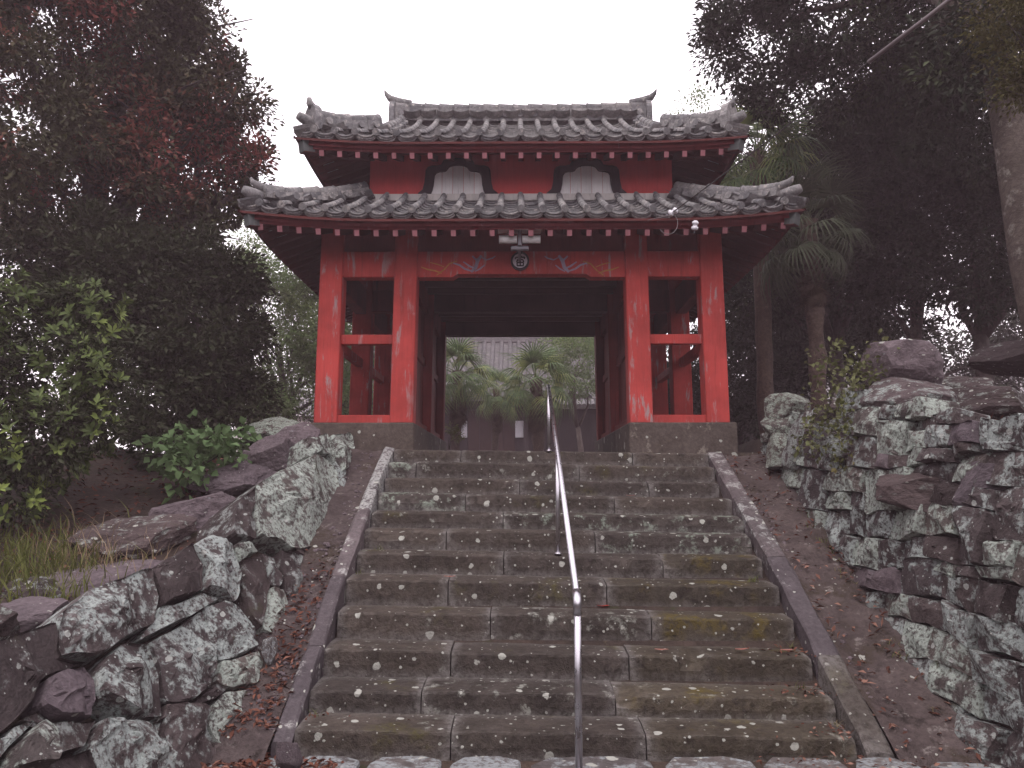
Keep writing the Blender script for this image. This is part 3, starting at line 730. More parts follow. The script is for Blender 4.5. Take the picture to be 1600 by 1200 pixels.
def tile_roof(roof, name, label, npan, ncov):
    part = gpart(name); rest = MB()
    def put(kind, me, V, p, R, real):
        j = Matrix.Rotation(random.uniform(-.03,.03), 4, 'Z') @ Matrix.Rotation(random.uniform(-.02,.02), 4, 'X')
        T = Matrix.Translation(p + Vector((0,0,random.uniform(-.004,.004)))) @ R @ j
        if real:
            o = link(kind, me, None, part); o.matrix_basis = Matrix.Translation(-G0) @ T
        else: rest.add([T @ Vector(v) for v in V[0]], V[1])
    for side in 'flrb':
        half = roof.hw if side in 'fb' else roof.hd
        n = int(round(2*half/PITCHW)); pw = 2*half/n; sc = Matrix.Diagonal((pw/PITCHW, 1, 1, 1))
        for i in range(n+1):
            u = -half + i*pw
            if i < n:
                uc = u+pw/2; tm = roof.tmax(side, uc)
                p0, R0 = roof.basis(side, uc, .0)
                for q in (1, 2):   # doubled eave course
                    put('eave_pan_tile', PANM, PANV, p0 + Vector((0,0,-.030*q)) + (R0 @ Vector((0, .018*q, 0))), R0 @ sc, side == 'f')
                t = 0.0; k = 0
                while t < tm-.05:
                    p, R = roof.basis(side, uc, t); put('pan_tile', PANM, PANV, p, R @ sc, side == 'f' and k < npan)
                    t += EXPO*.86; k += 1
            if 0 < i < n:
                tm = roof.tmax(side, u); t = .015; k = 0
                while t < tm-.05:
                    p, R = roof.basis(side, u, t); first = k == 0
                    put('eave_tile' if first else 'cover_tile', CAPM if first else COVM, CAPV if first else COVV, p, R, side == 'f' and k < ncov)
                    t += .25; k += 1
    me = mesh_of('tile_field', rest.v, rest.f, True); o = link('tile_field', me, 'tile_clay', part)
    o.matrix_basis = Matrix.Translation(-G0); stuff(o)
    # boarding below the tiles
    m = MB()
    for side in 'flrb':
        half = roof.hw if side in 'fb' else roof.hd; N_, K_ = 30, 8
        us = np.linspace(-half, half, N_+1)
        def surf(dz):
            return [roof.pt(side, float(u), .03+(roof.tmax(side, float(u))-.03)*k/K_) + Vector((0,0,dz)) for u in us for k in range(K_+1)]
        v0 = surf(-.135); v1 = surf(-.165); W_ = K_+1; b = len(v0)
        fs = [(i*W_+k, i*W_+k+1, (i+1)*W_+k+1, (i+1)*W_+k) for i in range(N_) for k in range(K_)]
        m.add(v0+v1, fs + [(b+a_, b+b_, b+c_, b+d_) for a_, b_, c_, d_ in fs] + [(i*W_, (i+1)*W_, b+(i+1)*W_, b+i*W_) for i in range(N_)])
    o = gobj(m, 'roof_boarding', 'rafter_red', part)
    return part
lowp = tile_roof(low, 'lower_roof', '', 5, 4)
uppp = tile_roof(upp, 'upper_roof', '', 6, 6)

def eave_woodwork(roof, wall_half_x, wall_half_y, rafter_gap, rl):
    # fascia boards, red, following the eave curve
    for side in 'flrb':
        half = roof.hw if side in 'fb' else roof.hd; N_ = 24
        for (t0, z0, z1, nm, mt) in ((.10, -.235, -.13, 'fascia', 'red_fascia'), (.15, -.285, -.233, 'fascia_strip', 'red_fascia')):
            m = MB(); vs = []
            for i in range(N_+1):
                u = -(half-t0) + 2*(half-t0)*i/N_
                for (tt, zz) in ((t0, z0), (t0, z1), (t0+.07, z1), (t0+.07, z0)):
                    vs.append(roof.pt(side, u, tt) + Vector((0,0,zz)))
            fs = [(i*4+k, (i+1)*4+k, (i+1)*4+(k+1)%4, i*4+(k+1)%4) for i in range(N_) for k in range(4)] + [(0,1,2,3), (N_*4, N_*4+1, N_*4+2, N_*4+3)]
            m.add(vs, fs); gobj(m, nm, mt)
        n = int((2*half-.5)/rafter_gap); rh = .085
        for i in range(n+1):
            u = -n*rafter_gap/2 + i*rafter_gap; tm = min(rl, half-abs(u)+.1)
            if tm < .3: continue
            a = roof.pt(side, u, .17) + Vector((0,0,-.335)); b = roof.pt(side, u, .17+tm) + Vector((0,0,-.24-.02))
            b.z = min(b.z, a.z + .36*tm)
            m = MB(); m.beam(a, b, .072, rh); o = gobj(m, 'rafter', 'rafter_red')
            if side == 'f':
                d = (b-a).normalized(); m = MB(); m.beam(a - d*.006, a - d*.0005, .062, .076); c_ = m.mesh('rafter_end')
                for v in c_.vertices: v.co -= G0
                link('rafter_end', c_, 'pink_cap', o)
    # hip rafters at the corners
    for sx in (-1, 1):
        for sy in (-1, 1):
            e = .10; z = roof.z(.05, .05)
            a = Vector((GX+sx*(roof.hw-e), 13.0+sy*(roof.hd-e), z-.25)); b = Vector((GX+sx*(roof.hw-rl-.2), 13.0+sy*(roof.hd-rl-.2), roof.ze+roof.a*rl-.30))
            m = MB(); m.beam(a, b, .13, .17); o = gobj(m, 'hip_rafter', 'rafter_red')
            d = (b-a).normalized(); m = MB(); m.beam(a - d*.01, a + d*.16, .132, .150); c_ = m.mesh('hip_rafter_cap')
            for v in c_.vertices: v.co -= G0
            link('hip_rafter_cap', c_, 'grey_cap', o)
eave_woodwork(low, 2.2, 2.2, .25, 1.15)
eave_woodwork(upp, 2.2, 2.2, .25, 1.0)

# ridges
def ridge_run(part, pts, w, h, seg=.24, curl=0.):
    """stacked ridge: two courses of flat tiles with a row of round caps on top; every cap and course piece its own tile"""
    pts = [Vector(p) for p in pts]
    L_ = [0.]
    for a, b in zip(pts, pts[1:]): L_.append(L_[-1]+(b-a).length)
    def P(s): 
        return Vector([interp(s, L_, [p[i] for p in pts]) for i in range(3)])
    n = max(2, int(L_[-1]/seg)); ds = L_[-1]/n
    for i in range(n):
        a, b = P(i*ds), P((i+1)*ds-.004); d = (b-a).normalized()
        j = random.uniform(-.008, .008)
        for (zo, ww, hh) in ((h*.22, w*1.25, h*.30), (h*.52, w*1.05, h*.24)):
            m = MB(); m.beam(a+Vector((0,0,zo+j)), b+Vector((0,0,zo+j*.5)), ww, hh); gobj(m, 'ridge_course_tile', 'tile_clay', part)
        m = MB(); r = w*.42
        m.tube([a+Vector((0,0,h*.72+j)), a.lerp(b, .12)+Vector((0,0,h*.72+j)), b+d*.02+Vector((0,0,h*.70+j))], [r*1.16, r*1.05, r*.95], 10); gobj(m, 'ridge_tile', 'tile_clay', part, True)
        for zo in (h*.16,):
            sd_ = d.cross(Vector((0,0,1))).normalized()
            for s in (-1, 1):
                c = a.lerp(b, .5)+Vector((0,0,zo+h*.18))+sd_*s*w*.56; m = MB(); m.tube([c-sd_*s*.05, c+sd_*s*.05], [r*.62, r*.62], 8); gobj(m, 'ridge_boss', 'tile_clay', part)
# main ridge
zr = upp.z(upp.hd, 9)
RX = at(1008, 170, 13.0).x-GX
ridge_run(uppp, [(GX-RX, 13.0, zr-.06), (GX-RX*.6, 13.0, zr-.09), (GX, 13, zr-.10), (GX+RX*.6, 13.0, zr-.09), (GX+RX, 13.0, zr-.06)], .22, .40)
for s in (-1, 1):
    # end tile with upswept horn
    m = MB(); x = GX+s*RX
    poly = [(13-.20, zr-.12), (13+.20, zr-.12), (13+.19, zr+.16), (13+.11, zr+.30), (13, zr+.34), (13-.11, zr+.30), (13-.19, zr+.16)]
    m.prism(poly, 'x', x, x+s*.09); gobj(m, 'ridge_end_tile', 'tile_clay', uppp)
    m = MB(); m.tube([(x-s*.26, 13, zr+.29), (x-s*.05, 13, zr+.33), (x+s*.10, 13, zr+.40), (x+s*.17, 13, zr+.48), (x+s*.20, 13, zr+.55)], [.075,.08,.06,.035,.010], 8); gobj(m, 'ridge_horn', 'tile_clay', uppp, True)
    # gable wall and verge ridges
    gxp = GX+s*(upp.gable-.12); n = 10; zb = upp.z(upp.run, 9)
    pl = [(13-upp.hd+upp.run + k*(2*(upp.hd-upp.run))/n, 0) for k in range(n+1)]
    pl = [(y, upp.z(upp.hd-abs(y-13), 9)-.12) for y, _ in pl]
    m = MB(); m.prism([(pl[0][0], zb-.2)] + pl + [(pl[-1][0], zb-.2)], 'x', gxp-.03, gxp+.03); gobj(m, 'gable_wall', 'red_dark')
    for f_ in (-1, 1):
        pts = []
        for k in range(6):
            t = upp.run*.9 + (upp.hd-.25-upp.run*.9)*k/5; pts.append((GX+s*(upp.gable-.08), 13+f_*(upp.hd-t), upp.z(t, 9)-.02))
        ridge_run(uppp, pts, .15, .13, .26)
# hip ridges on both roofs
def hip_ridges(roof, part, inner, w, h, oni):
    for sx in (-1, 1):
        for sy in (-1, 1):
            pts = []
            for k in range(8):
                t = lerp(inner, .24, k/7.); pts.append((GX+sx*(roof.hw-t), 13+sy*(roof.hd-t), roof.z(t, t)+.0 - .02 + (.05*max(0, (k-5)/2.)**2)))
            ridge_run(part, pts, w, h, .25)
            p = Vector(pts[-1]); d = Vector((sx, sy, 0)).normalized()
            # corner tile: round-faced end piece, then a curled tip above it
            if oni:
                m = MB(); sd_ = Vector((-d.y, d.x, 0))
                ring = [(-.15,-.06),(.15,-.06),(.17,.10),(.12,.24),(.05,.31),(-.05,.31),(-.12,.24),(-.17,.10)]
                vs = [p + sd_*a + Vector((0,0,b)) + d*o for o in (-.02, .09) for a, b in ring]; k_ = len(ring)
                m.add(vs, [tuple(range(k_)), tuple(range(k_, 2*k_))] + [(i, (i+1)%k_, k_+(i+1)%k_, k_+i) for i in range(k_)]); gobj(m, 'corner_end_tile', 'tile_clay', part)
                m = MB(); m.tube([p+d*.05+Vector((0,0,.28)), p+d*.10+Vector((0,0,.33)), p+d*.11+Vector((0,0,.40))], [.06,.035,.008] if sx > 0 else [.06,.05,.03], 7); gobj(m, 'corner_horn', 'tile_clay', part, True)
            m = MB()
            m.tube([p+Vector((0,0,h*.2)), p+d*.12+Vector((0,0,h*.22)), p+d*.20+Vector((0,0,h*.27)), p+d*.27+Vector((0,0,h*.34))], [.07,.078,.072,.055], 9); gobj(m, 'corner_tip_tile', 'tile_clay', part, True)
            if not oni:
                m = MB(); m.tube([p-d*.1+Vector((0,0,h*.75)), p+d*.06+Vector((0,0,h*.85)), p+d*.14+Vector((0,0,h*1.0)), p+d*.18+Vector((0,0,h*1.25))], [.06,.055,.04,.015], 8); gobj(m, 'corner_horn', 'tile_clay', part, True)
hip_ridges(low, lowp, 1.36, .19, .20, False)
hip_ridges(upp, uppp, .98, .20, .26, True)
# flashing ridge where the lower roof meets the storey wall
UW = 2.21
zt = low.z(low.run, 9)

# upper storey
UY = 13.0-(low.hd-low.run)
def pl_wall(x0, x1, y0, y1, z0, z1, nm='wall_panel', mt='red_wall'): return bx(nm, mt, x0, x1, y0, y1, z0, z1, .004)
zu1 = upp.ze + upp.a*.8 - .15
for (x0, x1, y0, y1) in ((GX-UW, GX+UW, UY, UY+.08), (GX-UW, GX+UW, 26-UY-.08, 26-UY), (GX-UW, GX-UW+.08, UY+.082, 26-UY-.082), (GX+UW-.08, GX+UW, UY+.082, 26-UY-.082)):
    pl_wall(x0, x1, y0, y1, zt-.15, zu1)
bx('flashing_board', 'cream_wall', GX-UW-.03, GX+UW+.03, UY-.07, UY-.003, zt-.10, zt+.005)
bx('upper_beam', 'red_dark', GX-UW-.05, GX+UW+.05, UY-.06, UY-.003, zu1-.14, zu1)
# bell windows
def bell(hw_, h_, z0, cx, flare, lobe=.42, sh=.70):
    pts = []
    def p(x, z): pts.append((cx+x*hw_, z0+z*h_))
    L_ = [(1+flare, 0), (1.04, .12), (.99, .32), (.97, .52), (.95, sh-.04), (.89, sh+.04), (.76, sh+.08), (.60, sh+.085), (lobe+.05, sh+.11), (lobe+.02, .86), (lobe*.92, .93), (lobe*.6, .985), (lobe*.2, 1.0)]
    for x, z in L_: p(x, z)
    for x, z in L_[::-1]: p(-x, z)
    return pts
for pxc in (716, 916):
    cx = at(pxc, 290, UY).x; z0 = zt+.01
    ztop = at(pxc, 261, UY).z; hh = ztop-z0
    inner = bell(.355, hh, z0, cx, .10)
    outer = [(cx+(x-cx)*1.30 + (.03 if x > cx else -.03), z0+(z-z0)*1.26) for x, z in inner]
    outer[0] = (cx+.355*1.64, z0); outer[-1] = (cx-.355*1.64, z0); outer[1] = (cx+.355*1.44, z0+hh*.14); outer[-2] = (cx-.355*1.44, z0+hh*.14)
    win = gpart('bell_window')
    m = MB(); n = len(inner); vs = []
    for y in (UY-.075, UY-.002):
        vs += [(x, y, z) for x, z in inner] + [(x, y, z) for x, z in outer]
    fs = []
    for i in range(n-1):
        fs += [(i, i+1, n+i+1, n+i), (2*n+i, 2*n+i+1, 3*n+i+1, 3*n+i), (i, i+1, 2*n+i+1, 2*n+i), (n+i, n+i+1, 3*n+i+1, 3*n+i)]
    fs += [(0, n, 3*n, 2*n), (n-1, 2*n-1, 4*n-1, 3*n-1)]
    m.add(vs, fs); gobj(m, 'window_frame', 'black_frame', win)
    # white boards, each a vertical strip cut to the bell outline
    nb = 5; xs_ = sorted(set([cx-.355*1.1+.71*1.1*k/nb for k in range(nb+1)]))
    zi = sorted(inner[:n//2], key=lambda q: q[0]); ix = [q[0]-cx for q in zi]; iz = [q[1] for q in zi]
    for k in range(nb):
        a, b = xs_[k]+.003, xs_[k+1]-.003
        S = [a+(b-a)*j/6 for j in range(7)]
        top = [(x, float(np.interp(abs(x-cx), ix, iz))-.004) for x in S]
        m = MB(); m.prism([(a, z0+.002), (b, z0+.002)] + top[::-1], 'y', UY-.045+random.uniform(-.003,.003), UY-.02); gobj(m, 'board', 'white_board', win)

# ---------------------------------------------------------------- fittings on the gate
YF = 10.20
fl = empty('fluorescent_lamp', at(812, 374, YF)); tag(fl, 'white twin fluorescent lamp fixed under the middle of the lower eave', 'lamp')
F0 = fl.location
def fpart(mb, name, mat, par, o0, smooth=False):
    mb.v = [v-o0 for v in mb.v]; return mb.obj(name, mat, par, smooth)
s_ = mpp(YF)*1.04
m = MB(); m.box(F0.x-34*s_, F0.x+34*s_, YF-.10, YF+.10, F0.z+13*s_, F0.z+16*s_, .004); fpart(m, 'reflector', 'tube_white', fl, F0)
m = MB(); m.box(F0.x-3*s_, F0.x+3*s_, YF-.06, YF+.06, F0.z-11*s_, F0.z+13*s_, .004); fpart(m, 'bracket', 'fixture_grey', fl, F0)
m = MB(); m.beam((F0.x, YF+.05, F0.z-9*s_), (F0.x, 10.76, F0.z-20*s_), .04, .04); fpart(m, 'arm', 'fixture_grey', fl, F0)
m = MB(); m.box(F0.x-14*s_, F0.x+14*s_, YF-.02, YF+.05, F0.z-17*s_, F0.z-11*s_, .01); fpart(m, 'ballast_box', 'fixture_grey', fl, F0)
for a, b in ((-32, -4), (4, 32)):
    m = MB(); m.tube([(F0.x+a*s_, YF-.03, F0.z-.01), (F0.x+b*s_, YF-.03, F0.z-.01)], 6.2*s_, 12); fpart(m, 'lamp_tube', 'tube_white', fl, F0, True)
# round emblem plaque
YE = 10.69
em = empty('emblem_plaque', at(812.5, 409, YE)); tag(em, 'round white plaque with a black written character on the painted beam', 'plaque'); E0 = em.location
R_ = 13.0*mpp(YE)*1.02
m = MB(); m.tube([(E0.x, YE-.045, E0.z), (E0.x, YE, E0.z)], R_*.92, 28); fpart(m, 'disc', 'emblem_white', em, E0)
m = MB(); vs = []; n = 32
for k in range(n):
    a = 2*PI*k/n
    for r, y in ((R_*.90, YE-.06), (R_*1.12, YE-.06), (R_*1.12, YE), (R_*.90, YE)): vs.append((E0.x+r*math.cos(a), y, E0.z+r*math.sin(a)))
m.add(vs, [(k*4+j, ((k+1)%n)*4+j, ((k+1)%n)*4+(j+1)%4, k*4+(j+1)%4) for k in range(n) for j in range(4)]); fpart(m, 'rim', 'emblem_black', em, E0)
m = MB(); m.box(E0.x-.4*R_, E0.x+.34*R_, YE-.05, YE, E0.z+R_*1.16, E0.z+R_*1.24); fpart(m, 'hook_plate', 'cable_sleeve', em, E0)
def glyph(segs, w):
    m = MB()
    for pts in segs:
        P_ = [Vector((E0.x+x*R_, YE-.050, E0.z+z*R_)) for x, z in pts]
        for a, b in zip(P_, P_[1:]): m.beam(a, b, .010, w*R_, up=(0,-1,0)) if False else m.beam(a, b, w*R_, .012, up=(0,1,0))
    return m
G = [[(-.50,.42),(.58,.44)], [(-.52,.44),(-.58,.20)], [(.58,.44),(.50,.22)], [(.0,.72),(.03,-.62)], [(-.34,.10),(.0,.18),(.36,.12)], [(-.30,.08),(-.42,-.16)], [(.34,.10),(.46,-.14)],
     [(-.40,-.22),(.44,-.20)], [(-.36,-.24),(-.34,-.62)], [(.42,-.22),(.40,-.62)], [(-.36,-.62),(.42,-.62)], [(-.2,.42),(-.12,.6)], [(.2,.42),(.16,.6)]]
fpart(glyph(G, .15), 'character', 'emblem_black', em, E0)

# insulators and cable
def insulator(px, py, Y, lab, tilt):
    c = at(px, py, Y); o = empty('insulator', c); tag(o, lab, 'insulator', 'porcelain insulators on the eave')
    d = Vector((math.sin(tilt), -.25, math.cos(tilt))).normalized()
    m = MB(); m.tube([d*-.06, d*-.045, d*-.02, d*-.015, d*.01, d*.015, d*.04, d*.06], [.03,.045,.045,.03,.03,.042,.042,.02], 12); m.obj('body', 'porcelain', o, True)
    m = MB(); m.tube([d*-.05, d*-.09, d*-.10+Vector((.03,.1,.05))], .009, 6); m.obj('pin', 'fixture_grey', o); return o
insulator(1052, 331, 9.74, 'white porcelain insulator holding the cable at the tile edge', 1.1)
insulator(1086, 352, 9.86, 'white porcelain insulator hanging among the rafter ends', .1)
cb = empty('power_cable', at(1052, 331, 9.70)); tag(cb, 'dark overhead cable with thick grey sleeve running from the tree to the eave', 'cable'); C0 = cb.location
A_, B_, C_ = at(1052,331,9.70), at(1357,97,7.6), at(1560,-60,6.4)
m = MB(); m.tube([A_, A_.lerp(B_, .5)+Vector((0,0,-.02)), B_], .008, 6); fpart(m, 'wire', 'cable_black', cb, C0)
m = MB(); m.tube([B_, B_.lerp(C_, .5)+Vector((0,0,-.008)), C_], .021, 8); fpart(m, 'sleeve', 'cable_sleeve', cb, C0, True)
m = MB(); lp = [at(1058+6*math.cos(a)*1.0-6, 345-18*math.sin(a), 9.72) for a in np.linspace(1.4, -1.5, 10)]
lp = [at(1044+15*math.cos(a), 349-17*math.sin(a), 9.70) for a in np.linspace(1.0, -2.6, 14)]
m.tube(lp, .005, 5); fpart(m, 'wire_loop', 'cable_sleeve', cb, C0)
m = MB(); m.tube([at(1050,336,9.68), at(1030,340,9.68), at(1012,344,9.74)], .005, 5); fpart(m, 'wire_tail', 'cable_sleeve', cb, C0)

# ---------------------------------------------------------------- handrail
hr = empty('handrail', (.39, 5.5, 0)); tag(hr, 'stainless steel pipe handrail climbing the middle of the steps', 'handrail'); H0 = hr.location
Y1 = 5.42; a0 = at(902, 936, Y1); Yt = 10.28; t0 = at(857, 603, Yt); xr_ = .39
a0.x = at(902, 936, Y1).x
r_ = .023
mid_y = SD[6]+.10; 
bend = a0; d = (t0-a0).normalized()
m = MB(); m.tube([(bend.x, Y1, .0), (bend.x, Y1, bend.z-.02)], r_*1.08, 14); fpart(m, 'post', 'steel', hr, H0, True)
m = MB(); m.tube([(bend.x, Y1, bend.z-.10), (bend.x, Y1, bend.z-.02), (bend.x-.001, Y1+.03, bend.z+.012), bend+d*.09], r_*1.28, 14); fpart(m, 'collar', 'steel', hr, H0, True)
m = MB(); m.tube([bend+d*.05, t0, t0+Vector((0,.35,.02))], r_, 14); fpart(m, 'rail', 'steel', hr, H0, True)
for Yp, zb in ((mid_y, SZ[6]), (Yt, LAND)):
    tt = (Yp-a0.y)/(t0.y-a0.y); p = a0.lerp(t0, tt)
    m = MB(); m.tube([(p.x, Yp, zb-.02), (p.x, Yp, p.z)], r_*.95, 12); fpart(m, 'post', 'steel', hr, H0, True)
    m = MB(); m.tube([(p.x, Yp, zb+.0), (p.x, Yp, zb+.022)], [.045,.032], 12); fpart(m, 'base_collar', 'steel', hr, H0, True)
m = MB(); m.tube([(bend.x, Y1, .035), (bend.x, Y1, .06)], [.05,.034], 12); fpart(m, 'base_collar', 'steel', hr, H0, True)

# ---------------------------------------------------------------- foliage
def leaf_arrays(pos, d, n, L, W, fold=.18):
    d = d/np.linalg.norm(d, axis=1, keepdims=True); sd_ = np.cross(d, n); sd_ /= np.linalg.norm(sd_, axis=1, keepdims=True)+1e-9
    nn = np.cross(sd_, d); L = L[:, None]; W = W[:, None]
    v = np.stack([pos, pos+d*L*.5+sd_*W*.5+nn*W*fold, pos+d*L-nn*L*.10, pos+d*L*.5-sd_*W*.5+nn*W*fold], 1)
    k = len(pos); b = (np.arange(k)*4)[:, None]
    f = np.concatenate([b+np.array([[0,1,2]]), b+np.array([[0,2,3]])], 0)
    return v.reshape(-1,3), f
def crown(name, lobes, mat, parent, nclump, nleaf, L, W, spread=.30, seed=0, inner=.45, flat=.75, gap=-9, gfreq=.9, droop=-.15):
    r = np.random.default_rng(seed); o0 = np.array(parent.location)
    vol = np.array([R[0]*R[1]*R[2] if isinstance(R, tuple) else R**3 for _, R in lobes])**.62; vol /= vol.sum()
    P, D, C = [], [], []
    for (c, R), wv in zip(lobes, vol):
        k = max(3, int(nclump*wv)); R3 = np.array(R if isinstance(R, tuple) else (R, R, R))
        u = r.normal(size=(k,3)); u /= np.linalg.norm(u, axis=1, keepdims=True)
        q = np.array(c) + u*R3*(inner+(1-inner)*r.random((k,1))**.6)
        for qq, uu in zip(q, u):
            if gap > -5 and noise.noise(Vector(qq)*gfreq) < gap: continue
            k2 = int(nleaf*r.uniform(.6, 1.4)); sp = spread*r.uniform(.6, 1.3)
            g = r.normal(size=(k2,3)); g /= np.linalg.norm(g, axis=1, keepdims=True); g *= (r.random((k2,1))**.45)*1.7*sp; g *= np.array([1, 1, flat]); pos = qq+g
            dd = g/sp*.8 + uu*.5 + r.normal(size=(k2,3))*.6; dd[:,2] += droop
            P.append(pos); D.append(dd)
    P = np.concatenate(P); D = np.concatenate(D); k = len(P)
    n = r.normal(size=(k,3))*.6; n[:,2] += .9
    v, f = leaf_arrays(P-o0, D, n, L*r.uniform(.65,1.25,k), W*r.uniform(.7,1.2,k))
    return link(name, np_mesh(name, v, f), mat, parent)
def rosettes(name, lobes, mat, parent, count, leaves, L, W, seed=0, up=.6, inner=.7):
    r = np.random.default_rng(seed); o0 = np.array(parent.location); P, D, Nn = [], [], []
    vol = np.array([R**2 for _, R in lobes]); vol = vol/vol.sum()
    for (c, R), wv in zip(lobes, vol):
        k = int(count*wv); u = r.normal(size=(k,3)); u /= np.linalg.norm(u, axis=1, keepdims=True)
        for uu in u:
            p = np.array(c)+uu*R*(inner+(1-inner)*r.random()); ax = uu*.8+np.array([0,-.2,up])+r.normal(size=3)*.25; ax /= np.linalg.norm(ax)
            e1 = np.cross(ax, [.3,.5,.8]); e1 /= np.linalg.norm(e1); e2 = np.cross(ax, e1); m_ = int(leaves*r.uniform(.8,1.3)); s0 = r.uniform(.6, 1.2)
            for j in range(m_):
                a = 2.4*j+r.uniform(-.2,.2); el = r.uniform(.15, .9)
                P.append(p + ax*r.uniform(-.03,.02)*L/.07); D.append((e1*math.cos(a)+e2*math.sin(a))*math.cos(el)+ax*math.sin(el)); Nn.append(ax + r.normal(size=3)*.1)
    P = np.array(P); k = len(P); v, f = leaf_arrays(P-o0, np.array(D), np.array(Nn), L*r.uniform(.7,1.2,k), W*r.uniform(.8,1.15,k), .1)
    # wider leaf near the tip
    v4 = v.reshape(-1,4,3); ax = (v4[:,2]-v4[:,0]); v4[:,1] += ax*.10; v4[:,3] += ax*.10
    return link(name, np_mesh(name, v4.reshape(-1,3), f), mat, parent)
def branches(parent, base, tops, r0, mat, seed=0, name='trunk', fork=.35, n=9):
    r = random.Random(seed); m = MB(); base = Vector(base); o0 = parent.location
    cen = sum((Vector(t) for t in tops), Vector())/len(tops); hub = base.lerp(cen, fork)+Vector((r.uniform(-.15,.15), r.uniform(-.15,.15), 0))
    pts = [base+Vector((0,0,-.3)), base, base.lerp(hub, .5)+Vector((r.uniform(-.1,.1), r.uniform(-.1,.1), 0)), hub]
    m.tube(pts, [r0*1.35, r0*1.1, r0*.92, r0*.78], n+3, jit=.12)
    for t_ in tops:
        t_ = Vector(t_); L_ = (t_-hub).length
        b1 = hub.lerp(t_, .35)+Vector((r.uniform(-.12,.12)*L_, r.uniform(-.12,.12)*L_, .08*L_)); b2 = hub.lerp(t_, .7)+Vector((r.uniform(-.08,.08)*L_, r.uniform(-.08,.08)*L_, .05*L_))
        m.tube([hub+Vector((0,0,-.1)), b1, b2, t_], [r0*.55, r0*.36, r0*.2, r0*.06], n-2)
        for q in range(3):
            e = b2 + Vector((r.uniform(-1,1), r.uniform(-1,1), r.uniform(-.3,.8)))*L_*.28; m.tube([b1.lerp(b2, .3+.3*q), b2.lerp(e, .5), e], [r0*.16, r0*.09, r0*.03], 5)
    m.v = [v-o0 for v in m.v]; return m.obj(name, mat, parent, True)
def L_(px, py, Y, R): return (tuple(at(px, py, Y)), R)
def tree(name, base, lobes, label, leafm, barkm, r0, nclump, nleaf, L, W, seed, cat='tree', group=None, fork=.4, **kw):
    b = Vector(base); t = empty(name, b); tag(t, label, cat, group)
    branches(t, b, [c for c, _ in lobes], r0, barkm, seed, fork=fork)
    crown('crown', lobes, leafm, t, nclump, nleaf, L, W, seed=seed, **kw); return t
def gnd(px, py, Y):
    p = at(px, py, Y); p.z = gz(p.x, p.y); return p

# left: big reddish broadleaf tree
tree('camphor_tree', gnd(110, 680, 11.6), [L_(110,40,11.6,2.1), L_(240,70,11.8,1.25), L_(60,230,11.2,1.7), L_(225,215,11.5,1.15), L_(318,165,12.0,.88), L_(270,150,12.3,.8), L_(300,230,12.2,.7), L_(290,60,12.0,.74), L_(352,205,12.1,.50), L_(340,262,12.0,.74), L_(396,280,12.2,.44), L_(360,130,12.1,.38), L_(375,320,12.2,.3), L_(270,300,11.8,.7),
   L_(180,330,11.2,1.1), L_(20,400,11.0,1.4), L_(90,-170,11.6,2.6), L_(250,-90,12,1.2), L_(-120,100,11.5,2.4), L_(280,350,11.6,.62)],
   'big broadleaf tree with reddish new leaves towering left of the gate', 'leaf_camphor', 'bark', .22, 760, 170, .105, .052, 11, spread=.20, inner=.30, gap=-.45, gfreq=1.1)
# rounded dark evergreen between tree and gate
tree('evergreen_shrub', gnd(300, 700, 10.6), [L_(285,470,10.8,.72), L_(338,435,10.9,.45), L_(372,470,10.9,.34), L_(350,540,10.8,.52), L_(392,520,10.8,.24), L_(310,600,10.5,.75), L_(240,600,10.2,.8), L_(180,470,10.6,.95), L_(385,605,10.6,.32), L_(120,420,10.8,.95),
   L_(398,655,10.5,.20), L_(255,690,9.6,.45), L_(340,660,10.3,.40), L_(240,400,10.9,.55), L_(300,395,11,.4)],
   'dense dark rounded evergreen standing between the big tree and the gate', 'leaf_dark', 'bark', .10, 380, 170, .095, .042, 12, cat='shrub', fork=.3, spread=.17, inner=.45)
# front-left rosette shrub
sh = empty('rosette_shrub', gnd(60, 770, 7.9)); tag(sh, 'bright leafy shrub with whorled leaves at the left edge above the grass', 'shrub')
lob = [L_(70,565,8.0,.62), L_(140,500,8.2,.42), L_(150,590,7.9,.36), L_(60,690,7.6,.5), L_(140,665,7.7,.36), L_(0,480,8.0,.45), L_(-40,620,7.8,.7), L_(10,760,7.3,.35)]
branches(sh, sh.location, [c for c, _ in lob], .05, 'bark', 3, name='stem', fork=.3)
rosettes('foliage', lob, 'leaf_shrub', sh, 430, 11, .105, .040, 21)
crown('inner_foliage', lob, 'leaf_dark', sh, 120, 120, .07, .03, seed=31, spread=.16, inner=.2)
# broad leaved plant on the bank
bp = empty('broadleaf_plant', gnd(320, 750, 8.6)); tag(bp, 'low plant with broad bright green leaves beside the boulders', 'plant')
lob = [L_(322,712,8.5,.32), L_(290,740,8.4,.26), L_(350,700,8.6,.24), L_(262,700,8.6,.2)]
branches(bp, bp.location, [c for c, _ in lob], .02, 'bark', 4, name='stem', fork=.25)
crown('foliage', lob, 'leaf_bright', bp, 70, 9, .115, .085, seed=22, spread=.10, inner=.5, droop=-.35)
# climber on the right wall
cl = empty('wall_shrub', at(1320, 715, 8.35)); tag(cl, 'leggy shrub with small round olive leaves growing on the right wall', 'shrub')
lob = [L_(1300,640,8.3,.26), L_(1330,600,8.3,.24), L_(1290,560,8.35,.18), L_(1365,585,8.3,.18), L_(1350,655,8.2,.24), L_(1310,690,8.2,.26), L_(1375,540,8.3,.12), L_(1275,690,8.4,.2)]
branches(cl, cl.location, [c for c, _ in lob], .018, 'bark', 6, name='stem', fork=.2)
crown('foliage', lob, 'leaf_olive', cl, 130, 9, .062, .044, seed=23, spread=.10, inner=.2)
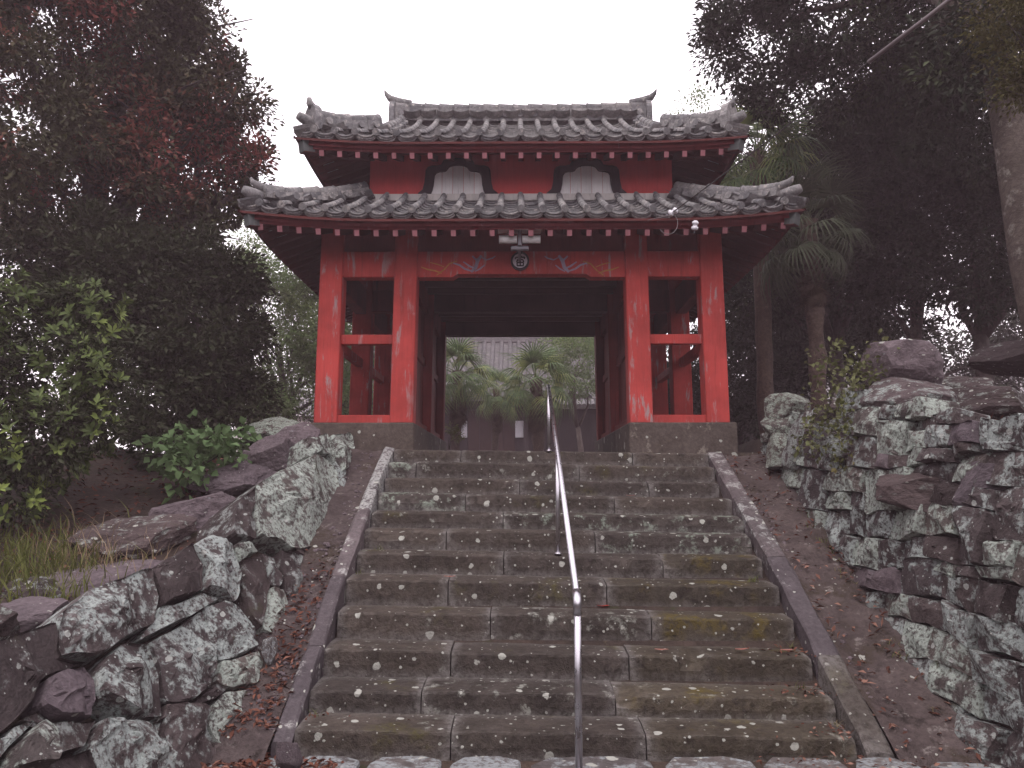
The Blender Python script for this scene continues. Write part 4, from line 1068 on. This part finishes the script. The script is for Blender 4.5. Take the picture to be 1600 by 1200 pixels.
# pale maple beyond the gate, left
tree('maple_tree', gnd(440, 650, 20), [L_(415,470,20,1.2), L_(470,420,20.5,.95), L_(390,400,21,.75), L_(460,540,20,1.2), L_(430,610,19.5,.9), L_(520,560,20.5,1.1), L_(560,480,21,1.2), L_(540,620,20,.8)],
   'pale green airy tree showing between the dark shrub and the gate', 'leaf_maple', 'bark', .12, 520, 120, .09, .05, 13, spread=.26, gap=-.30, gfreq=1.2)
tree('courtyard_tree', gnd(520, 690, 24), [L_(500,600,24,1.1), L_(570,590,24,1.2), L_(600,540,24.5,1.1), L_(450,640,24,.7)],
   'dim tree seen through the open left bay of the gate', 'leaf_wood', 'bark', .14, 130, 90, .10, .05, 43, spread=.3)
# right: tall tree whose pale trunk leans out of the frame
tr = empty('leaning_tree', gnd(1650, 690, 8.8)); tag(tr, 'tall dark tree with a pale leaning trunk at the right edge', 'tree')
P_ = [tr.location+Vector((.15,0,-.4)), at(1668,640,8.8), at(1618,400,8.9), at(1578,200,9.1), at(1550,30,9.4), at(1500,-160,9.8)]
m = MB(); m.tube(P_, [.34,.27,.235,.21,.19,.15], 16, jit=.14)
for e, w in ((at(1300,-40,11.3), .10), (at(1180,60,12), .05), (at(1420,60,11), .09), (at(1250,130,12), .04), (at(1600,-200,10), .10)):
    a = P_[4] if w > .05 else at(1360,0,11); m.tube([a, a.lerp(e, .5)+Vector((0,0,.15)), e], [w*1.2, w*.8, w*.3], 8)
m.v = [v-tr.location for v in m.v]; m.obj('trunk', 'bark_pale', tr, True)
lob = [L_(1165,60,12,.80), L_(1120,90,12.2,.36), L_(1130,20,12.2,.45), L_(1215,110,12,.62), L_(1290,10,11.6,1.3), L_(1320,100,11.8,.8), L_(1440,50,11.2,1.3), L_(1400,-150,11,2.0), L_(1560,20,10.8,1.2), L_(1210,-100,11.8,1.1), L_(1185,160,12,.36), L_(1480,170,11.5,.9), L_(1530,40,8.9,.55), L_(1500,110,9,.4), L_(1600,-150,10.5,1.5), L_(1580,200,11.6,1.0)]
crown('crown', lob, 'leaf_wood', tr, 520, 160, .105, .046, seed=14, spread=.22, gap=-.38)
# dark grove behind the right wall
grove = 'dark trees of the grove behind the right wall'
tree('grove_tree', gnd(1300, 640, 15.5), [L_(1290,290,15.5,1.5), L_(1350,220,15.5,1.2), L_(1230,400,15.8,1.2), L_(1330,400,15,1.3), L_(1240,280,16,1.0), L_(1190,470,16,.9)],
   'dark grove tree rising just right of the palm by the gate', 'leaf_wood', 'bark', .16, 290, 160, .12, .056, 15, group=grove, spread=.3, gap=-.30, gfreq=.8)
tree('grove_tree', gnd(1440, 640, 14.5), [L_(1440,260,14.5,1.4), L_(1420,380,14.5,1.1), L_(1480,330,14.2,1.1), L_(1400,180,15,1.2), L_(1380,470,15,.8)],
   'dark grove tree behind the purple boulder on the right wall', 'leaf_wood', 'bark', .14, 260, 160, .115, .053, 16, group=grove, spread=.3, gap=-.30, gfreq=.8)
tree('grove_tree', gnd(1525, 650, 13.5), [L_(1540,380,13.5,1.0), L_(1560,270,13.5,1.1), L_(1500,440,13.8,.6), L_(1610,430,13,1.0), L_(1620,240,13,1.3), L_(1480,200,14,1.0)],
   'dark grove tree nearest the pale leaning trunk', 'leaf_wood', 'bark', .15, 260, 160, .11, .052, 17, group=grove, spread=.28, gap=-.30, gfreq=.8)
tree('grove_tree', gnd(1180, 640, 19), [L_(1180,420,19,1.6), L_(1200,540,18.5,1.0), L_(1260,540,18.5,1.0), L_(1330,540,18,.9), L_(1150,330,19.5,1.5), L_(1300,470,19,1.2)],
   'dark grove tree directly beside the right end of the gate', 'leaf_wood', 'bark', .16, 300, 160, .135, .064, 18, group=grove, spread=.34, gap=-.28, gfreq=.8)
tree('grove_tree', gnd(1400, 620, 22), [L_(1400,560,22,1.1), L_(1560,580,22,.9), L_(1480,560,22,.6), L_(1640,520,22,1.6), L_(1350,450,23,1.6)],
   'low dark far tree seen under the grove crowns', 'leaf_wood', 'bark', .16, 180, 130, .16, .075, 19, group=grove, spread=.36, gap=-.2)
tree('undergrowth_shrub', gnd(1160, 640, 17.5), [L_(1080,600,18,.75), L_(1150,615,17.4,.7), L_(1205,600,17.4,.75), L_(1130,540,18,.8), L_(1250,600,17.5,.6), L_(1040,590,18.5,.7), L_(1010,640,18.5,.5), L_(1180,650,17,.5), L_(1100,660,17.5,.5)],
   'dark undergrowth filling the gap behind the right gate posts', 'leaf_wood', 'bark', .08, 240, 120, .11, .05, 46, cat='shrub', spread=.22, inner=.2)
tree('yellow_tree', gnd(1720, 640, 6.8), [L_(1600,80,7.0,.36), L_(1585,30,7.0,.32), L_(1610,130,7.0,.25), L_(1680,60,7.0,.6), L_(1600,-40,7,.4), L_(1700,-80,7,.7)],
   'yellowish small leaved foliage hanging at the top right corner', 'leaf_yellow', 'bark', .07, 150, 110, .05, .022, 20, fork=.6, spread=.13)
tree('slender_tree', gnd(1060, 660, 20), [L_(1085,165,20,.40), L_(1062,178,20,.22), L_(1110,185,20,.36), L_(1075,230,20,.5)],
   'thin pale tree top peeping over the upper roof', 'leaf_maple', 'bark', .06, 30, 30, .10, .05, 24, fork=.75, spread=.2)

# ---------------------------------------------------------------- palms
def frond_mesh(seed, L=.62, n=26, arc=4.3, droop=.5, w=.044, pet=.55):
    r = random.Random(seed); m = MB()
    m.tube([(0,0,0), (pet*.5,0,.05), (pet,0,.04)], [.014,.010,.008], 5)
    for i in range(n):
        a = -arc/2+arc*i/(n-1); l = L*(.72+.28*math.cos(a*.55))*r.uniform(.9,1.08); d = Vector((math.cos(a), math.sin(a), 0)); s = Vector((-d.y, d.x, 0)); b = Vector((pet,0,.04)); vs = []
        K = 4
        for k in range(K+1):
            t = k/K; dr = droop*(t**2.2)*r.uniform(.85,1.15); p = b+d*l*t*(1-.25*droop*t*t)+Vector((0,0,.10*math.sin(t*PI)*.6-dr*l)); ww = w*(.35+1.0*t if t < .4 else .75*(1-(t-.4)/.6)+.02)
            vs += [p+s*ww/2+Vector((0,0,.006)), p-s*ww/2]
        m.add(vs, [(2*k, 2*k+1, 2*k+3, 2*k+2) for k in range(K)])
    return m.mesh('frond')
def palm(px, Y, pyc, label, scale, mat, nf, seed, group, rt=.10, dead=True):
    r = random.Random(seed); c = at(px, pyc, Y); base = Vector((c.x+r.uniform(-.1,.1), Y, gz(c.x, Y) if Y < 16.4 else LAND-.03))
    t = empty('fan_palm', base); tag(t, label, 'palm', group)
    m = MB(); h = c.z-base.z; pts = [(lerp(0, c.x-base.x, k/14), 0, h*k/14) for k in range(15)]
    m.tube([(0,0,-.2)]+pts, [rt*1.1]+[rt*(1.0+.10*((k*7)%3-1)+.15*(k/14)) for k in range(15)], 12, jit=.3); m.obj('trunk', 'palm_bark', t, True)
    tops = [frond_mesh(seed*10+k, droop=.35+.25*k) for k in range(3)]
    for x_ in tops: x_.materials.append(M(mat))
    old = frond_mesh(seed*10+9, droop=1.0, arc=2.4); old.materials.append(M('palm_dead'))
    cc = Vector((c.x-base.x, 0, h))
    for k in range(nf):
        u = k/nf; az = 2.4*k+r.uniform(-.3,.3); el = lerp(1.25, -.75, u**.8)+r.uniform(-.12,.12)
        o = link('frond', tops[0 if el > .5 else (1 if el > -.1 else 2)], None, t)
        o.matrix_basis = Matrix.Translation(cc+Vector((0,0,r.uniform(-.15,.05)-.25*u))) @ Matrix.Rotation(az, 4, 'Z') @ Matrix.Rotation(-el, 4, 'Y') @ Matrix.Rotation(r.uniform(-.5,.5), 4, 'X') @ Matrix.Scale(scale*r.uniform(.85,1.15), 4)
    if dead:
        for k in range(11):
            az = 2.4*k; o = link('dead_frond', old, None, t)
            o.matrix_basis = Matrix.Translation(cc+Vector((0,0,-.45-.05*k))) @ Matrix.Rotation(az, 4, 'Z') @ Matrix.Rotation(1.25+r.uniform(-.1,.2), 4, 'Y') @ Matrix.Scale(scale*.62, 4)
    return t
pg = 'fan palms around the gate'
palm(716, 22.5, 580, 'bright fan palm at the left of the passage view', 1.2, 'palm_green', 26, 1, pg, .13)
palm(838, 23, 592, 'fan palm with a shaggy trunk in the middle of the passage view', 1.16, 'palm_green', 28, 2, pg, .16)
palm(776, 25.5, 608, 'farther fan palm between the other two in the passage', .85, 'palm_green', 22, 3, pg)
palm(1185, 13.6, 238, 'tall fan palm drooping over the right end of the lower roof', 1.2, 'palm_green', 30, 4, pg, .13)
palm(1265, 12.8, 345, 'dim fan palm with hanging leaves right of the gate posts', 1.0, 'palm_dim', 24, 5, pg, .12)
tree('passage_tree', Vector((at(905,690,26).x, 26, LAND-.03)), [L_(905,560,26,1.0), L_(930,590,26,.8), L_(885,600,26,.6), L_(870,545,26.5,.6), L_(920,520,27,.95)],
   'green tree at the right of the passage view above the tiled wall', 'leaf_maple', 'bark', .10, 150, 80, .09, .045, 44, spread=.22, inner=.3)
sp = empty('potted_sprout', (at(707, 690, 15.9).x, 15.9, LAND)); tag(sp, 'small yellow green sprouting plant at the left of the passage', 'plant')
lob = [L_(704,668,15.9,.07), L_(712,680,15.9,.08)]
branches(sp, sp.location, [c for c, _ in lob], .02, 'bark', 8, name='stem', fork=.6); crown('foliage', lob, 'leaf_olive', sp, 14, 14, .10, .03, seed=45, spread=.06)

# ---------------------------------------------------------------- buildings beyond
YH = 33.0; hx0, hx1 = at(560, 650, YH).x, at(1010, 650, YH).x
hall = empty('temple_hall', ((hx0+hx1)/2, YH+4, LAND-.03)); tag(hall, 'dark temple hall with grey tiled roof seen through the passage', 'building'); Q0 = hall.location
def hp(mb, n, mt, par=hall): return fpart(mb, n, mt, par, Q0)
ze = at(800, 622, YH-1.4).z; zrr = at(800, 533, YH+4.2).z
dx0, dx1 = at(731, 660, YH).x, at(805, 660, YH).x
m = MB(); m.box(hx0, dx0-.02, YH, YH+.2, LAND-.03, ze+.5); m.box(dx1+.02, hx1, YH, YH+.2, LAND-.03, ze+.5); m.box(dx0-.02, dx1+.02, YH, YH+.2, at(800,640,YH).z, ze+.5)
m.box(hx0, hx0+.2, YH+.2, YH+8, LAND-.03, ze+.5); m.box(hx1-.2, hx1, YH+.2, YH+8, LAND-.03, ze+.5); m.box(hx0, hx1, YH+8, YH+8.2, LAND-.03, ze+.5); hp(m, 'wall', 'brown_wall')
for k in range(4):
    w = (dx1-dx0)/4; m = MB(); m.box(dx0+k*w+.01, dx0+(k+1)*w-.01, YH+.05, YH+.10, LAND, at(800,641,YH).z, .01); hp(m, 'door_panel', 'dark_timber')
for px0, px1 in ((718, 730), (805, 818)):
    a, b = at(px0, 670, YH-.1).x, at(px1, 670, YH-.1).x; m = MB(); m.box(a, b, YH-.10, YH-.04, at(0,684,YH-.1).z, at(0,658,YH-.1).z, .01); hp(m, 'white_panel', 'white_panel')
for px in (655, 712, 822, 880, 950):
    x = at(px, 650, YH-.3).x; m = MB(); m.box(x-.09, x+.09, YH-.32, YH-.14, LAND-.03, ze+.3, .02); hp(m, 'pillar', 'brown_wall')
def slope_pts(y0, z0, y1, z1, n=8): return [(lerp(y0, y1, k/n), lerp(z0, z1, k/n) - .35*math.sin(PI*k/n)*.6) for k in range(n+1)]
for (y0, y1) in ((YH-1.5, YH+4.2), (YH+9.9, YH+4.2)):
    sp_ = slope_pts(y0, ze, y1, zrr); m = MB(); poly = sp_ + [(y, z-.12) for y, z in sp_[::-1]]; m.prism(poly, 'x', hx0-1, hx1+1); r0_ = hp(m, 'roof', 'old_tile')
    m = MB(); x = hx0-.95
    while x < hx1+.95: m.tube([(x, y, z+.01) for y, z in sp_], .11, 6); x += .40
    o = hp(m, 'roof_tile_rows', 'old_tile', hall); stuff(o)
m = MB(); m.box(hx0-1.1, hx1+1.1, YH+4.0, YH+4.4, zrr-.1, zrr+.35, .03); m.box(hx0-1.15, hx1+1.15, YH+3.93, YH+4.47, zrr+.352, zrr+.45, .03); hp(m, 'roof_ridge', 'old_tile')
# tiled boundary wall to the right of the passage view
YW = 28.5; bx0, bx1 = at(868, 640, YW).x, at(868, 640, YW).x+9; zc = at(900, 637, YW).z
bw = empty('boundary_wall', ((bx0+bx1)/2, YW, LAND-.03)); tag(bw, 'dark boundary wall with a pale tiled coping at the right of the passage', 'wall'); Q1 = bw.location
m = MB(); m.box(bx0, bx1, YW, YW+.3, LAND-.03, zc); fpart(m, 'wall', 'brown_wall', bw, Q1)
m = MB(); m.box(bx0-.05, bx1+.05, YW-.06, YW+.36, LAND-.03, LAND+.35); fpart(m, 'footing', 'concrete', bw, Q1)
m = MB(); m.prism([(YW-.28, zc), (YW+.15, zc+.24), (YW+.58, zc), (YW+.58, zc-.05), (YW-.28, zc-.05)], 'x', bx0-.05, bx1+.05); fpart(m, 'coping', 'tile_clay', bw, Q1)
x = bx0
while x < bx1:
    m = MB(); m.tube([(x, YW-.32, zc+.035), (x, YW-.30, zc+.045), (x, YW+.15, zc+.27)], [.085,.075,.07], 10); fpart(m, 'coping_tile', 'tile_clay', bw, Q1); x += .165
m = MB(); x = bx0+.08
while x < bx1: m.tube([(x, YW-.30, zc-.01), (x, YW-.27, zc-.0)], [.06,.05], 7); x += .165
# low field-stone wall left of the gate with pale house beyond
fw = empty('field_stone_wall', tuple(gnd(450, 660, 13.2))); tag(fw, 'low wall of small stacked pale stones beside the left gate post', 'stone wall')
for row in range(4):
    x = -4.6+rr.uniform(0,.1); 
    while x < -2.95:
        w = rr.uniform(.12, .26); place_rock('stone', rock_shared(500+rr.randrange(9), rr.choice(['rock_pale','rock_lichen','paving_stone']), cuts=10, sub=3, boxy=3.6, rough=.05), (x+w/2, 13.2+rr.uniform(-.03,.03), LAND+.05+row*.12), frame((1,0,rr.uniform(-.1,.1)), (0,.1,1)), (w*1.08, .35, .135), fw); x += w
def house(px, py, Y, w, h, d, label, wallm, roofm, rz=0.0):
    c = at(px, py, Y); o = empty('house', (c.x, Y+d/2, LAND-.03)); o.rotation_euler.z = rz; tag(o, label, 'house', 'far houses between the trunks')
    m = MB(); m.box(-w/2, w/2, -d/2, d/2, 0, h); m.obj('wall', wallm, o)
    m = MB(); m.add([(-w/2-.4,-d/2-.4,h),(w/2+.4,-d/2-.4,h),(w/2+.4,d/2+.4,h),(-w/2-.4,d/2+.4,h),(-w/2-.4,0,h+d*.28),(w/2+.4,0,h+d*.28)], [(0,1,5,4),(2,3,4,5),(1,2,5),(3,0,4),(3,2,1,0)]); m.obj('roof', roofm, o)
    for k in (-1, 1):
        m = MB(); m.box(k*w*.25-.7, k*w*.25+.7, -d/2-.05, -d/2+.05, h*.42, h*.78, .02); wn = m.obj('window', 'white_panel', o)
        m = MB(); m.box(k*w*.25-.6, k*w*.25+.6, -d/2-.07, -d/2-.052, h*.45, h*.75); m.obj('pane', 'glass_dark', wn)
    m = MB(); m.box(-.45, .45, -d/2-.04, -d/2+.02, .0, 2.0, .02); m.obj('door', 'dark_timber', o)
house(1600, 600, 34, 9, 3.2, 7, 'pale house glimpsed at the far right under the trees', 'cream_wall', 'tile_clay', .2)
house(1395, 600, 38, 8, 3.4, 7, 'pale house glimpsed behind the purple boulder', 'cream_wall', 'tile_clay', -.15)
house(470, 650, 40, 7, 3.0, 6, 'pale house with a tiled roof glimpsed left of the gate', 'cream_wall', 'tile_clay', .1)
house(600, 650, 46, 9, 3.2, 7, 'pale house seen through the open left bay', 'cream_wall', 'tile_clay', -.05)

# ---------------------------------------------------------------- ground cover, litter, single leaves
def blades(name, pts, mat, hmin, hmax, w, lean, parent=None, seed=0):
    r = np.random.default_rng(seed); V, F = [], []
    for (x, y, z) in pts:
        h = r.uniform(hmin, hmax); a = r.uniform(0, 2*PI); ln = lean*r.uniform(.3, 1.2)*h; dx, dy = math.cos(a)*ln, math.sin(a)*ln*.6-.05*h; sx, sy = -math.sin(a)*w/2, math.cos(a)*w/2; b = len(V)
        for t, ww in ((0, 1), (.45, .85), (.8, .5), (1, .05)):
            V += [(x+dx*t*t+sx*ww, y+dy*t*t+sy*ww, z+h*(t-.28*t*t*lean)), (x+dx*t*t-sx*ww, y+dy*t*t-sy*ww, z+h*(t-.28*t*t*lean))]
        F += [(b, b+1, b+3, b+2), (b+2, b+3, b+5, b+4), (b+4, b+5, b+7, b+6)]
    return link(name, np_mesh(name, np.array(V), np.array(F)), mat, parent)
gp = []
for _ in range(900):
    px, py = random.gauss(50, 75), random.gauss(885, 28); Y = interp(py, [780, 860, 930], [8.2, 7.0, 6.0]); p = at(px, py, Y); gp.append((p.x, p.y, gz(p.x, p.y)-.02))
stuff(tag(blades('grass', gp, 'grass', .12, .34, .010, .75, seed=1), 'tuft of green and yellow grass on the left bank', 'grass'))
gp = []
for _ in range(170):
    px, py = random.gauss(150, 60), random.gauss(865, 25); Y = interp(py, [780, 860, 930], [8.2, 7.0, 6.2]); p = at(px, py, Y); gp.append((p.x, p.y, gz(p.x, p.y)-.02))
stuff(tag(blades('dry_grass', gp, 'dry_grass', .15, .42, .007, .7, seed=2), 'dry straw coloured grass stalks on the left bank', 'grass'))
def litter(name, pts, L, label, mat, seed):
    r = np.random.default_rng(seed); P = np.array(pts); k = len(P); d = r.normal(size=(k,3)); d[:,2] *= .35; n = r.normal(size=(k,3))*.35; n[:,2] += 1
    v, f = leaf_arrays(P, d, n, L*r.uniform(.6,1.3,k), L*.42*r.uniform(.6,1.2,k)); o = link(name, np_mesh(name, v, f), mat); tag(o, label, 'leaves'); return stuff(o)
pts = []
for _ in range(3200):
    y = random.triangular(4.6, 8.0, 5.4); x = random.uniform(-2.45, XL-.14); z = max(.03, (zs(y) if y > SD[-1] else .0) + .0) + random.uniform(-.03, .04); pts.append((x, y, z))
for _ in range(260): pts.append((random.uniform(-1.9, -1.2), random.uniform(5.2, 5.7), .05+random.uniform(0, .02)))
for _ in range(420):
    y = random.uniform(4.8, 10.1); x = XR+.2+abs(random.gauss(0, 1))*.10 if random.random() < .4 else 3.15-abs(random.gauss(0, 1))*.12
    pts.append((x, y, max(.03, zs(y)-.02)+random.uniform(-.02, .03)))
litter('leaf_litter', pts, .07, 'brown and red fallen leaves filling the left channel', 'litter', 5)
pts = []
for _ in range(140):
    i = random.choice([9,10,11,11]); pts.append((XR-abs(random.gauss(0, .25)), SD[i]+random.uniform(.02,.35), SZ[i]+tz(XR)+.012))
for _ in range(120): pts.append((random.uniform(1.6, 2.9), random.uniform(5.2, SD[-1]-.02), .05))
for _ in range(90):
    i = 10; pts.append((XL+abs(random.gauss(0, .3)), SD[11]+random.uniform(.2,.38), SZ[11]+.015))
litter('leaf_scatter', pts, .05, 'scattered red brown leaves at the lower step ends', 'litter', 6)
pts = []
for _ in range(2500):
    x = random.uniform(-7, -2.8); y = random.uniform(5, 10); pts.append((x, y, gz(x, y)+.015))
for _ in range(2200):
    x = random.uniform(3.7, 9); y = random.uniform(5, 14); pts.append((x, y, gz(x, y)+.015))
litter('bank_litter', pts, .075, 'dead leaves covering the banks behind both walls', 'litter', 7)
FL = [(942,949,8,'red_leaf','red fallen leaf on a tread just right of the handrail bend'), (702,907,7,'pink_leaf','pinkish fallen leaf left of centre halfway up the steps'), (1158,1014,9,'pink_leaf','pink fallen leaf on a lower tread, left of a pair near the right kerb'),
      (1229,1014,9,'pink_leaf','pink fallen leaf on a lower tread, right of a pair near the right kerb'), (1033,1022,9,'pink_leaf','pale pink fallen leaf on a lower tread right of the handrail post'), (985,776,3,'pink_leaf','small pink fallen leaf on an upper tread right of the rail')]
for px, py, i, mt, lab in FL:
    d = ray(px, py); t = (SZ[i]+.012-HC)/d.z if abs(d.z) > 1e-4 else 8; p = CAM+d*t
    if not (SD[i]-.01 < p.y < SD[max(i-1,0)]+.05): p = at(px, py, SD[i]+.12); p.z = SZ[i]+.012+tz(p.x)
    p.z += tz(p.x)+.012
    bm = bmesh.new(); a = random.uniform(0, 6); n = 10; top = []
    ring = [bm.verts.new((.055*math.cos(2*PI*k/n)*(1.2 if k == 0 else 1), .024*math.sin(2*PI*k/n), .010*abs(math.sin(2*PI*k/n))+.012*math.cos(2*PI*k/n)**2)) for k in range(n)]
    c = bm.verts.new((0,0,.004))
    for k in range(n): bm.faces.new((c, ring[k], ring[(k+1)%n]))
    bmesh.ops.solidify(bm, geom=bm.faces[:], thickness=.0015)
    me = bpy.data.meshes.new('fallen_leaf'); bm.to_mesh(me); bm.free(); o = link('fallen_leaf', me, mt); o.location = p; o.rotation_euler.z = random.uniform(-.4,.4); tag(o, lab, 'leaf', 'single fallen leaves on the steps')

# ---------------------------------------------------------------- foliage ring out of view, added to block low sky light
wl = []
r = np.random.default_rng(77)
for _ in range(12000):
    a = r.uniform(-1.25*PI, .25*PI); R = r.uniform(15, 19); h = abs(r.normal(0, 1))*3.6
    if R*math.sin(a) > 4 : continue
    wl.append((R*math.cos(a), R*math.sin(a)-1, min(h, 9.5)))
P = np.array(wl); k = len(P); d = r.normal(size=(k,3)); n = r.normal(size=(k,3))
v, f = leaf_arrays(P, d, n, r.uniform(.8, 1.6, k), r.uniform(.4, .8, k)); o = link('unseen_woodland', np_mesh('unseen_woodland', v, f), 'leaf_dark'); tag(o, 'unseen foliage ring added behind the camera to shade the eaves', 'unseen_woodland'); stuff(o)

# ---------------------------------------------------------------- thin pink volume, added as a veil to lift the dark tones
t = Nt('veil_air'); t.t.nodes.remove(t.b); pv = t.n('ShaderNodeVolumePrincipled'); t.l(pv.outputs[0], t.out.inputs['Volume'])
pv.inputs['Color'].default_value = (1, .75, .83, 1); pv.inputs['Density'].default_value = VEIL_DENSITY
m = MB(); m.box(-70, 70, -25, 70, -1.2, 13.5); hz = m.obj('tone_veil', 'veil_air'); stuff(hz); tag(hz, 'thin pink veil volume added around the gate to lift the dark tones', 'tone_veil')
# grit and pebbles washed down the channels
r = random.Random(91); m = MB()
for _ in range(520):
    y = r.uniform(4.9, 10.1); left = r.random() < .35
    x = (XL-.14-abs(r.gauss(0, .16))) if left else r.choice([XR+.21+abs(r.gauss(0, .07)), 3.12-abs(r.gauss(0, .10))])
    if x < -2.2: continue
    z = max(.02, (interp(y, [SD[k] for k in (11,9,6,3,0)], [SZ[k] for k in (11,9,6,3,0)]) if y > SD[-1] else .02)) - .035 + tz(x); q = r.uniform(.008, .026)
    bm = bmesh.new(); bmesh.ops.create_icosphere(bm, subdivisions=1, radius=q)
    for v in bm.verts: v.co = Vector((x, y, z)) + Vector((v.co.x*r.uniform(.8,1.4), v.co.y*r.uniform(.8,1.4), v.co.z*.75))
    bm.verts.index_update(); m.add([v.co.copy() for v in bm.verts], [[v.index for v in f.verts] for f in bm.faces]); bm.free()
o = m.obj('pebbles', 'rock_purple'); stuff(o); tag(o, 'small pebbles and grit washed down the side channels', 'pebbles')
# weeds rooted between the stones of both walls and at the step ends
gp = []
for _ in range(46):
    if r.random() < .5: y = r.uniform(5.2, 9.8); x = 3.10+r.uniform(-.06, .02); z = zs(y)-.06
    elif r.random() < .5: y = r.uniform(5.6, 9.6); x = -2.12+r.uniform(-.05, .08); z = zs(y)-.04
    else: i = r.randrange(5, 12); y = SD[i]+.30; x = r.choice([XL+r.uniform(.01,.2), XR-r.uniform(.02,.3)]); z = SZ[i]+tz(x)
    for q in range(r.randrange(6, 16)): gp.append((x+r.gauss(0,.025), y+r.gauss(0,.03), z-.01))
stuff(tag(blades('weeds', gp, 'grass', .03, .10, .007, .9, seed=5), 'small weeds rooted along the wall feet and step ends', 'weeds'))
